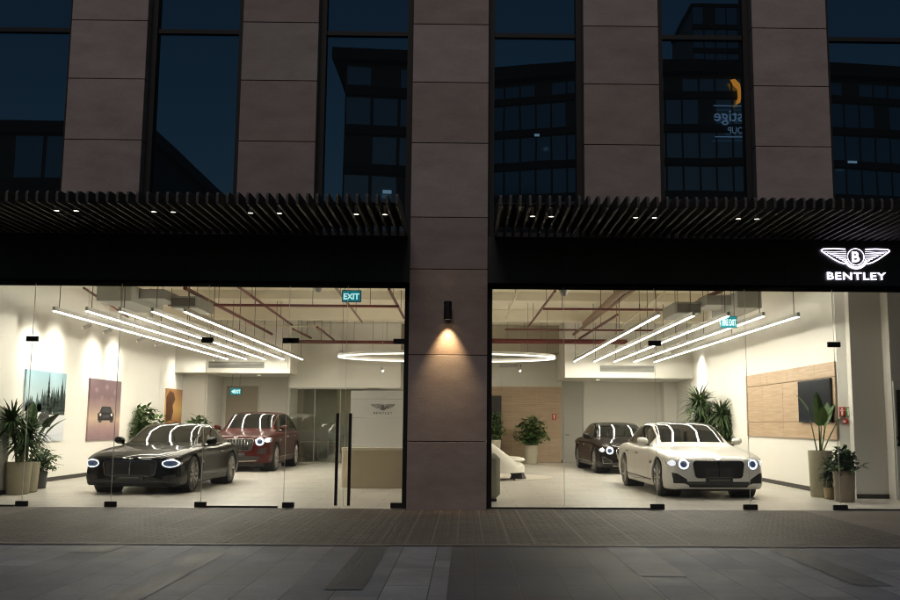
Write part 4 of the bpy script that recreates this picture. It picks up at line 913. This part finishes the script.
    if w.get('roof'): both('roof_panel', *w['roof'], 2.3, 'black_gloss', .008)
    for sd in (-1,1):
        sw = patchg('side_window', *w['sw'], 3.05, 4.76, 'car_glass', sd)
        for bp in w['pillars']: patchg('pillar', bp-.025, bp+.025, 3.0, 4.8, 'black_gloss', sd, .010, 2, 10, sw)
        tm = cfg['trim']
        patchg('window_trim', w['sw'][0]-.03, w['sw'][1]+.02, 4.78, 4.88, tm, sd, .010, 24, 2, sw); patchg('window_trim', w['sw'][0], w['sw'][1], 2.95, 3.05, tm, sd, .010, 24, 2, sw)
    b = MB()
    for sx in (-.42,.12):
        P0, P1 = gpt(w['ws'][0]+.06,abs(sx)/.7,1), None
    # ---- front details
    g = cfg['grille']; gp = rrect(*g['r']); b = MB(); fill(b, gp, ff, .004, 7); gr = b.build('grille', 'grille_mesh', root, 30)
    b = MB(); rim2(b, gp, ff, g.get('frame',.022), .0, .022); line(b, [(0,g['r'][2]+.01),(0,(g['r'][2]+g['r'][3])/2),(0,g['r'][3]-.01)], ff, .018, .018); b.build('grille_frame', g['m'], gr, 40)
    if g.get('bars'):
        b = MB(); n_ = g['bars']
        for i in range(n_):
            x = -g['r'][0]*.93+2*g['r'][0]*.93*i/(n_-1); line(b, [(x,g['r'][2]+.03),(x,(g['r'][2]+g['r'][3])/2),(x,g['r'][3]-.03)], ff, .016, .014)
        b.build('grille_bars', 'chrome', gr)
    for sd in (-1,1):
        for (x, z, rx, rz, kind) in cfg['lamps']:
            o = circle(sd*x, z, rx, rz); b = MB(); fill(b, o, ff, .004, 4); hl = b.build('headlight', 'lamp_inner' if kind == 'ring' else 'led_soft', root, 40)
            if kind == 'ring': b = MB(); rim2(b, o, ff, min(rx,rz)*cfg.get('ringw',.36), .004, .016); b.build('light_ring', 'led', hl, 40); b = MB(); fill(b, circle(sd*x, z, rx*.30, rz*.30, 14), ff, .010, 3); b.build('lens', 'lens_glass', hl, 40)
            b = MB(); o2 = circle(sd*x, z, rx+.014, rz+.014); rim2(b, o2, ff, .014, .0, .010); b.build('bezel', 'chrome', hl, 40)
        for pts in cfg['intakes']:
            b = MB(); pp = [(sd*x,z) for x,z in pts]; pp = [(p[0]+(q[0]-p[0])*j/6, p[1]+(q[1]-p[1])*j/6) for p,q in zip(pp, pp[1:]+pp[:1]) for j in range(6)]
            fill(b, pp, ff, .004, 5); it = b.build('air_intake', 'grille_mesh', root, 30)
            if cfg.get('intake_trim'): b = MB(); rim2(b, pp, ff, .014, .0, .012); b.build('intake_trim', cfg['intake_trim'], it, 40)
    ci = rrect(*cfg['low']); b = MB(); fill(b, ci, ff, .004, 6); lo = b.build('lower_grille', 'grille_mesh', root, 30)
    if cfg.get('low_trim'): b = MB(); z = cfg['low'][2]-.015; line(b, [(x*.1,z+.004*abs(x)) for x in range(int(-cfg['low'][0]*11),int(cfg['low'][0]*11)+1)], ff, .022, .010); b.build('bumper_trim', cfg['low_trim'], root, 40)
    px_, pz_, pw, ph_ = cfg['plate']; yb_ = min(Y(car.front(x,pz_)) for x in (0,pw))-.03
    b = MB(); b.bbox((-pw,yb_-.012,pz_-ph_),(pw,yb_+.03,pz_+ph_),.004); pl = b.build('number_plate', 'plate', root, 30)
    b = MB(); b.box((-pw*.75,yb_-.0145,pz_-ph_*.25),(pw*.75,yb_-.0125,pz_+ph_*.25)); b.build('plate_band', 'plate_band', pl)
    # ---- bonnet emblem, shut lines, sills, handles, mirrors
    b = MB(); z = g['r'][3]+.035; b.add([ff(-.07,z+.01,.012),ff(-.025,z-.014,.012),ff(.025,z-.014,.012),ff(.07,z+.01,.012)], [(0,1,2,3)]); b.build('bonnet_badge', 'chrome', root)
    for sd in (-1,1):
        f = fs(sd); b = MB()
        for (pts) in cfg['shut']:
            pp = [(p[0]+(q_[0]-p[0])*j/5, p[1]+(q_[1]-p[1])*j/5) for p,q_ in zip(pts[:-1],pts[1:]) for j in range(5)]+[pts[-1]]; line(b, pp, f, .011, .0025)
        b.build('door_gap', 'black_plastic', root)
        z, a0, a1 = cfg['sill']; b = MB(); line(b, [(a0+(a1-a0)*i/14, z+.02*i/14) for i in range(15)], f, .028, .005); b.build('sill_trim', cfg['silltrim'], root)
        for (a, z) in cfg['handles']:
            b = MB(); xw = car.width(a,z); b.bbox((sd*(xw-.01),Y(a)-.10,z-.014),(sd*(xw+.028),Y(a)+.10,z+.014),.010); b.build('door_handle', cfg['trim'], root, 40)
        a, z = cfg['mirror']; xb = car.Wb(a); b = MB(); m = []
        prof = [(0,.0),(.5,.06),(.75,.085),(1.,.095)]
        for i in range(9):
            u = i/8; x0 = xb+.03+.22*u; hz = .075*math.sqrt(max(.02,1-(2*u-1.0)**4*.75)); hy = .055*math.sqrt(max(.02,1-(2*u-1)**4*.6)); m.append([(sd*x0, Y(a)+hy*cos(t)*1.4*(1.0 if cos(t)<0 else .5)+.03*u, z+.02*u+hz*sin(t)) for t in [2*pi*j/14 for j in range(15)]])
        b.grid(m); b.add(m[0][:-1], [tuple(range(14))]); b.add(m[-1][:-1], [tuple(range(14))]); mr = b.build('wing_mirror', cfg.get('mirrorpaint',cfg['paint']), root, 60)
        b = MB(); b.tube([(sd*(xb-.08),Y(a)+.02,z-.10),(sd*(xb+.10),Y(a)+.01,z-.055)], .022, 8); b.build('mirror_stalk', 'black_gloss', mr, 40)
    if cfg.get('side_vent'):
        for sd in (-1,1):
            a, z = cfg['side_vent']; b = MB(); f = fs(sd); fill(b, [(a-.10,z),(a-.04,z+.035),(a+.09,z+.045),(a+.09,z-.03)], f, .004, 3); b.build('side_vent', 'black_gloss', root)
    for sd in (-1,1):
        b = MB(); z = cfg['tail']; zz_ = [L-.02+.0*i for i in range(2)]; b.add([(sd*.45,Y(L)+.012,z-.06),(sd*.72,Y(L)-.01,z-.06),(sd*.72,Y(L)-.01,z+.06),(sd*.45,Y(L)+.012,z+.06)], [(0,1,2,3)]); b.build('tail_light', 'tail_red', root)
    root.location = loc; root.rotation_euler.z = rotz
    return root
mat('tail_red', (.25,.01,.01), .2, coat=.5); mat('plate_band', (.10,.10,.10), .5)
def grille_mesh():
    m = mat('grille_mesh', (.012,.012,.012), .4, .3); t = NT(m); b = m.node_tree.nodes['Principled BSDF']; tc = t.n('TexCoord'); mp = t.n('Mapping'); mp.inputs['Rotation'].default_value = (0,R(45),0); t.l(tc.outputs['Object'], mp.inputs[0])
    v = t.n('TexVoronoi', Scale=34.); v.feature = 'DISTANCE_TO_EDGE'; v.inputs['Randomness'].default_value = 0.; t.l(mp.outputs[0], v.inputs['Vector'])
    r = t.n('ValToRGB'); e = r.color_ramp.elements; e[0].position = .0; e[0].color = (.035,.035,.035,1); e[1].position = .16; e[1].color = (.004,.004,.004,1); t.l(v.outputs['Distance'], r.inputs[0]); t.l(r.outputs[0], b.inputs['Base Color'])
grille_mesh()
spur_body = [(0,.70,.735,.685,.27),(.03,.80,.775,.73,.225),(.09,.875,.805,.765,.195),(.2,.925,.835,.80,.18),(.42,.958,.875,.845,.17),(.95,.98,.93,.905,.17),(1.5,.985,.975,.95,.17),(1.9,.982,.995,.965,.17),
             (2.7,.982,1.0,.965,.17),(3.4,.985,1.005,.975,.17),(4.12,.998,1.015,.985,.17),(4.7,.972,1.01,.965,.19),(5.05,.925,.99,.935,.23),(5.2,.87,.965,.905,.28),(5.3,.76,.90,.85,.36)]
spur_house = [(1.5,.93,0.690,.82),(1.72,1.045,0.710,.86),(2.0,1.195,0.710,.88),(2.3,1.350,0.695,.89),(2.52,1.432,0.675,.895),(2.75,1.462,0.660,.90),(3.2,1.478,0.650,.895),(3.7,1.455,0.645,.88),(4.1,1.385,0.630,.85),(4.45,1.26,0.615,.80),(4.75,1.11,0.610,.74),(4.98,.95,0.620,.70)]
spur = dict(name='luxury_sedan', body=spur_body, house=spur_house, paint='paint_white', rim='rim', spokes=10, r=.365, axles=(.95,4.14), wx=.975, trim='black_gloss', bulge=.04,
    win=dict(ws=(1.74,2.58), rw=(4.0,4.72), sw=(1.98,4.42), roof=(2.64,3.9), pillars=(3.12,)),
    grille=dict(r=(.47,.50,.40,.735,.07), frame=.022, m='black_gloss'), lamps=[(.675,.665,.100,.100,'ring'),(.872,.683,.054,.054,'dot')],
    intakes=[[(.60,.30),(.86,.30),(.885,.50),(.80,.49),(.62,.38)]], low=(.58,.66,.225,.335,.04), plate=(0,.365,.26,.055),
    shut=[[(1.72,.93),(1.66,.60),(1.72,.30),(2.92,.25),(3.02,.60),(3.05,.95)],[(3.02,.60),(2.92,.25),(3.75,.28),(3.98,.75),(4.02,.95)]], sill=(.30,1.42,3.7), silltrim='black_plastic',
    handles=[(2.82,.80),(3.80,.82)], mirror=(1.98,1.06), side_vent=(1.50,.64), tail=.78)
make_car(spur, 'cream white luxury sedan with lit round headlights and black grille', (5.07,2.55+2.65,.004), R(2.4))
dark = dict(spur); dark.update(paint='paint_night', trim='chrome', grille=dict(r=(.47,.50,.40,.735,.07), frame=.024, m='chrome', bars=15), low_trim='chrome', intake_trim='chrome', silltrim='chrome')
dark['win'] = dict(spur['win'], roof=None)
make_car(dark, 'near black luxury sedan at the back, partly hidden by the white sedan', (5.0,11.5+2.65,.004), R(2))
coupe_body = [(0,.72,.69,.64,.25),(.03,.82,.725,.68,.21),(.09,.89,.755,.715,.18),(.2,.935,.785,.75,.165),(.42,.96,.83,.80,.16),(.92,.98,.885,.865,.155),(1.4,.98,.92,.895,.155),(1.85,.968,.935,.905,.155),(2.6,.96,.94,.90,.155),(3.2,.972,.95,.915,.155),
              (3.77,.992,.975,.945,.16),(4.25,.965,.965,.92,.19),(4.6,.91,.93,.87,.24),(4.75,.86,.895,.83,.29),(4.85,.75,.82,.77,.36)]
coupe_house = [(1.5,.88,0.690,.82),(1.72,.98,0.710,.85),(2.0,1.122,0.700,.86),(2.3,1.272,0.675,.868),(2.52,1.352,0.655,.87),(2.72,1.382,0.640,.87),(3.05,1.39,0.630,.865),(3.4,1.345,0.615,.85),(3.8,1.225,0.590,.81),(4.15,1.085,0.580,.74),(4.45,.93,0.590,.68)]
coupe = dict(spur); coupe.update(name='luxury_coupe', body=coupe_body, house=coupe_house, paint='paint_black', rim='rim', spokes=10, r=.362, axles=(.92,3.77), wx=.972, trim='chrome',
    win=dict(ws=(1.74,2.56), rw=(3.45,4.25), sw=(1.98,3.86), roof=None, pillars=(3.2,)),
    grille=dict(r=(.50,.53,.36,.665,.07), frame=.020, m='chrome'), lamps=[(.765,.605,.150,.078,'ring')], ringw=.30,
    intakes=[[(.62,.25),(.86,.25),(.87,.40),(.64,.36)]], low=(.60,.68,.20,.29,.035), plate=(0,.335,.26,.05), low_trim='black_gloss', intake_trim=None,
    shut=[[(1.72,.88),(1.64,.58),(1.70,.28),(3.0,.25),(3.12,.60),(3.16,.90)]], sill=(.285,1.40,3.3), silltrim='black_plastic', handles=[(2.95,.77)], mirror=(1.98,1.0), side_vent=(1.50,.58), tail=.70)
make_car(coupe, 'glossy black luxury coupe with oval lit headlights near the front glass', (-6.15,2.95+2.42,.004), R(-1.5))
suv_body = [(0,.74,.95,.90,.34),(.03,.83,.99,.95,.29),(.09,.895,1.02,.985,.255),(.2,.94,1.045,1.01,.245),(.42,.965,1.075,1.045,.24),(.93,.985,1.12,1.095,.24),(1.4,.99,1.155,1.125,.24),(1.8,.988,1.17,1.13,.24),(2.6,.985,1.175,1.13,.24),(3.3,.99,1.185,1.145,.24),
            (3.92,.998,1.195,1.155,.24),(4.5,.97,1.19,1.14,.27),(4.9,.92,1.17,1.11,.32),(5.05,.87,1.14,1.08,.37),(5.14,.78,1.08,1.02,.44)]
suv_house = [(1.2,1.08,0.690,.84),(1.42,1.215,0.710,.865),(1.7,1.405,0.710,.88),(1.95,1.572,0.700,.888),(2.15,1.668,0.690,.89),(2.4,1.712,0.680,.89),(2.8,1.735,0.675,.89),(3.5,1.735,0.670,.885),(4.1,1.695,0.655,.87),(4.5,1.62,0.640,.85),(4.78,1.44,0.630,.82),(4.98,1.20,0.630,.78),(5.05,1.10,0.630,.76)]
suv = dict(spur); suv.update(name='luxury_suv', body=suv_body, house=suv_house, paint='paint_red', rim='rim', spokes=10, r=.395, axles=(.93,3.92), wx=.985, trim='chrome',
    win=dict(ws=(1.45,2.18), rw=(4.55,4.92), sw=(1.66,4.42), roof=None, pillars=(2.75,3.75)),
    grille=dict(r=(.46,.52,.60,.945,.08), frame=.024, m='rim', bars=11), lamps=[(.68,.86,.118,.112,'ring'),(.885,.905,.085,.062,'dot')],
    intakes=[[(.60,.50),(.86,.52),(.87,.70),(.64,.66)]], low=(.62,.70,.31,.45,.05), plate=(0,.50,.26,.055), low_trim='chrome', intake_trim=None,
    shut=[[(1.45,1.1),(1.40,.75),(1.48,.40),(2.60,.36),(2.68,.8),(2.70,1.12)],[(2.60,.36),(3.45,.38),(3.70,.85),(3.75,1.12)]], sill=(.40,1.42,3.45), silltrim='chrome', handles=[(2.5,.98),(3.55,1.0)], mirror=(1.72,1.24), side_vent=(1.42,.80), tail=.98)
make_car(suv, 'dark red luxury SUV parked behind the black coupe', (-6.2,11.7+2.57,.004), R(-1))

# ------------------------------------------------------------------ buildings across the street (seen mirrored in the upper windows)
def mir(px, py, Yb): q = onY(px, py, 2*GY-Yb); return Vector((q.x, Yb, q.z))
def tower(label, pts, Yb, zt, fl, depth, ncol, name='office_tower', cornice=(1.6,1.2)):
    """pts: plan outline of the street side [(x, y)]; depth behind it"""
    t = thing(name, label, 'building', (pts[0][0],Yb,0)); plan = pts+[(pts[-1][0],Yb-depth),(pts[0][0],Yb-depth)]
    b = MB(); b.prism(plan, lambda u,v,s: (u,v,s), -.01, zt-.02); b.build('wall', 'tower_dark', t)
    b = MB(); z = zt-fl
    co = [(x+(-1 if i == 0 else 1 if i == len(pts)-1 else 0)*cornice[1], y+cornice[1]) for i,(x,y) in enumerate(pts)]
    b.prism(co+[(co[-1][0],Yb-depth),(co[0][0],Yb-depth)], lambda u,v,s: (u,v,s), zt-cornice[0], zt); b.build('roof', 'tower_band', t)
    floor_ = 0
    while z > 2:
        for (x0,y0),(x1,y1) in zip(pts[:-1],pts[1:]):
            d = Vector((x1-x0,y1-y0,0)); n = Vector((-d.y,d.x,0)).normalized(); n = n if n.y > 0 else -n; m = max(1,int(d.length/1.55))
            fn = lambda u,v,s: (x0+d.x*u+n.x*s, y0+d.y*u+n.y*s, v)
            b = MB(); b.prism([(0,z-.35),(1,z-.35),(1,z+.30),(0,z+.30)], fn, -.05, .28); b.build('floor_band', 'tower_band', t)
            g = MB(); rnd = random.Random(int(z*7)+floor_)
            for i in range(m):
                if rnd.random() < .10: continue
                g.prism([((i+.06)/m,z+.42),((i+.94)/m,z+.42),((i+.94)/m,z+fl-.5),((i+.06)/m,z+fl-.5)], fn, .0, .05)
            if g.v: g.build('window', 'tower_glass', t)
        z -= fl; floor_ += 1
    return t
Ya = -50.; a, c = mir(346,60,Ya), mir(452,60,Ya); zt = mir(380,52,Ya).z
tower('dark glass office tower with a flared roof edge across the street', [(a.x,Ya),(c.x,Ya-1)], Ya, zt, mir(380,95,Ya).z-mir(380,134,Ya).z, 14, 6, cornice=(.8,.9))
Yt = -75.; q0, q1, q2, q3 = mir(474,70,Yt), mir(600,66,Yt), mir(780,60,Yt), mir(990,66,Yt); zt2 = mir(700,62,Yt).z
tower('broad dark office block across the street bearing a lit lettered sign', [(q0.x,Yt-4),(q1.x,Yt-.6),(q2.x,Yt),(q3.x,Yt-3)], Yt, zt2, mir(700,105,Yt).z-mir(700,138,Yt).z, 18, 6, cornice=(1.3,1.1))
Yl = -30.; c = mir(142,124,Yl); tower('low dark building across the street seen in the left upper windows', [(-60,Yl),(c.x,Yl)], Yl, c.z, 3.2, 40, 10, 'low_building', (.6,.4))
Yf = -120.; a, c = mir(692,5,Yf), mir(760,5,Yf); tower('distant tall block rising behind the office block', [(a.x,Yf),(c.x,Yf)], Yf, mir(700,4,Yf).z, 3.6, 14, 6, 'distant_tower', (.5,.2))
# rooftop sign: letters face the shop, so the windows show them mirrored
Yg = Yt+.45
e_, s_ = mir(714,118,Yg), mir(745,118,Yg); wd = (s_.x-e_.x)*1.62; cx = e_.x+wd/2; zc = mir(733,118,Yg).z; h = mir(733,112,Yg).z-mir(733,127,Yg).z
t = thing('rooftop_sign', 'lit blue white lettered sign with orange figure mirrored in an upper window', 'sign', (cx,Yg,zc)); fn = lambda u,v,s: (cx-u, Yg+s, zc+v)
b = MB(); put_text(b, 'Prestige', fn, wd, h, .006, .02, .02); put_text(b, 'GROUP', lambda u,v,s: fn(u-wd*.02,v-h*.82,s), wd*.52, h*.42, .01, .02, .02)
for v in (h*.78, -h*1.25): b.add([fn(-wd*.5,v-.05,.04),fn(wd*.5,v-.05,.04),fn(wd*.5,v+.05,.04),fn(-wd*.5,v+.05,.04)], [(0,1,2,3)])
for i in range(10):
    a0, a1 = pi*.72+i*.1, pi*.72+(i+1)*.1; r_ = h*1.5; cu = -(mir(748,90,Yg).x-cx); 
    b.add([fn(-cu*0-(mir(760,90,Yg).x-cx)+0+(-1)*(-r_)*cos(a)*-1*0+ -r_*cos(a)*-1, h*1.9+r_*sin(a)-.0+w_, .04) for a, w_ in ((a0,-.08),(a1,-.08),(a1,.08),(a0,.08))], [(0,1,2,3)])
b.build('lettering', 'tower_sign', t, fix=False)
b = MB(); f2 = lambda px,py: (lambda q: (q.x, Yg+.05, q.z))(mir(px-6,py,Yg))
b.add([f2(*p) for p in ((736,80),(741,79),(746,84),(747.5,95),(746,103),(741,105),(743.5,98),(743,90),(739,86))], [tuple(range(9))]); b.build('figure_emblem', 'tower_orange', t, fix=False)
# small lit room lights in the tower
for px, py, Y_, w, lb in ((536,136,Yt,.5,'small bright window light in the broad office block'),(387,193,Ya,.6,'small bright window light low in the flared tower'),(851,163,Yt,.9,'faint window light at the right end of the office block')):
    q = mir(px,py,Y_); tag(MB().box((q.x-w/2,Y_+.3,q.z-.12),(q.x+w/2,Y_+.36,q.z+.12)).build('window_light', 'room_light'), lb, 'light')

# ------------------------------------------------------------------ light: dusk sky and an added warm frontal fill named sun
w = bpy.data.worlds.new('World'); sc.world = w; w.use_nodes = True; nt = w.node_tree; bg = nt.nodes['Background']
sky = nt.nodes.new('ShaderNodeTexSky'); sky.sky_type = 'NISHITA'; sky.sun_disc = False; sky.sun_elevation = R(3.); sky.sun_rotation = R(0); sky.altitude = 0; sky.air_density = 1.; sky.dust_density = .3; sky.ozone_density = 2.5
nt.links.new(sky.outputs[0], bg.inputs[0]); bg.inputs[1].default_value = .075
sl = bpy.data.lights.new('fill_sun', 'SUN'); sl.energy = .74; sl.angle = R(24); sl.color = (1,.89,.82); so = bpy.data.objects.new('fill_sun', sl); col.objects.link(so)  # fill lamp added to brighten the stone front, from behind the camera
so.rotation_euler = (R(47), 0, R(-4))

# ------------------------------------------------------------------ camera
cd = bpy.data.cameras.new('camera'); cam = bpy.data.objects.new('camera', cd); col.objects.link(cam)
cd.sensor_fit = 'HORIZONTAL'; cd.sensor_width = 36; cd.lens = F/900*36; cd.shift_x = -SHX/900; cd.clip_end = 2000
cam.location = (CX,CY,CZ)
fw = Vector((sin(YAW)*cos(PIT), cos(YAW)*cos(PIT), sin(PIT))); rt = Vector((cos(YAW), -sin(YAW), 0)); up = rt.cross(fw)
# small roll, same sense as ray(): image x right, y down turned by ROL
c_, s__ = cos(ROL), sin(ROL); rt2 = rt*c_+up*s__; up2 = -rt*s__+up*c_
cam.matrix_world = Matrix(((rt2.x,up2.x,-fw.x,CX),(rt2.y,up2.y,-fw.y,CY),(rt2.z,up2.z,-fw.z,CZ),(0,0,0,1)))
sc.camera = cam
sc.view_settings.view_transform = 'Standard'; sc.view_settings.look = 'None'; sc.view_settings.exposure = 0; sc.view_settings.gamma = 1; sc.view_settings.use_curve_mapping = False
sc.render.engine = 'CYCLES'; cy = sc.cycles; cy.filter_width = 1.15; cy.use_denoising = True; cy.max_bounces = 10; cy.diffuse_bounces = 5; cy.glossy_bounces = 4; cy.transparent_max_bounces = 16; cy.transmission_bounces = 4; cy.sample_clamp_indirect = 6; cy.use_light_tree = True; cy.caustics_reflective = False; cy.caustics_refractive = False
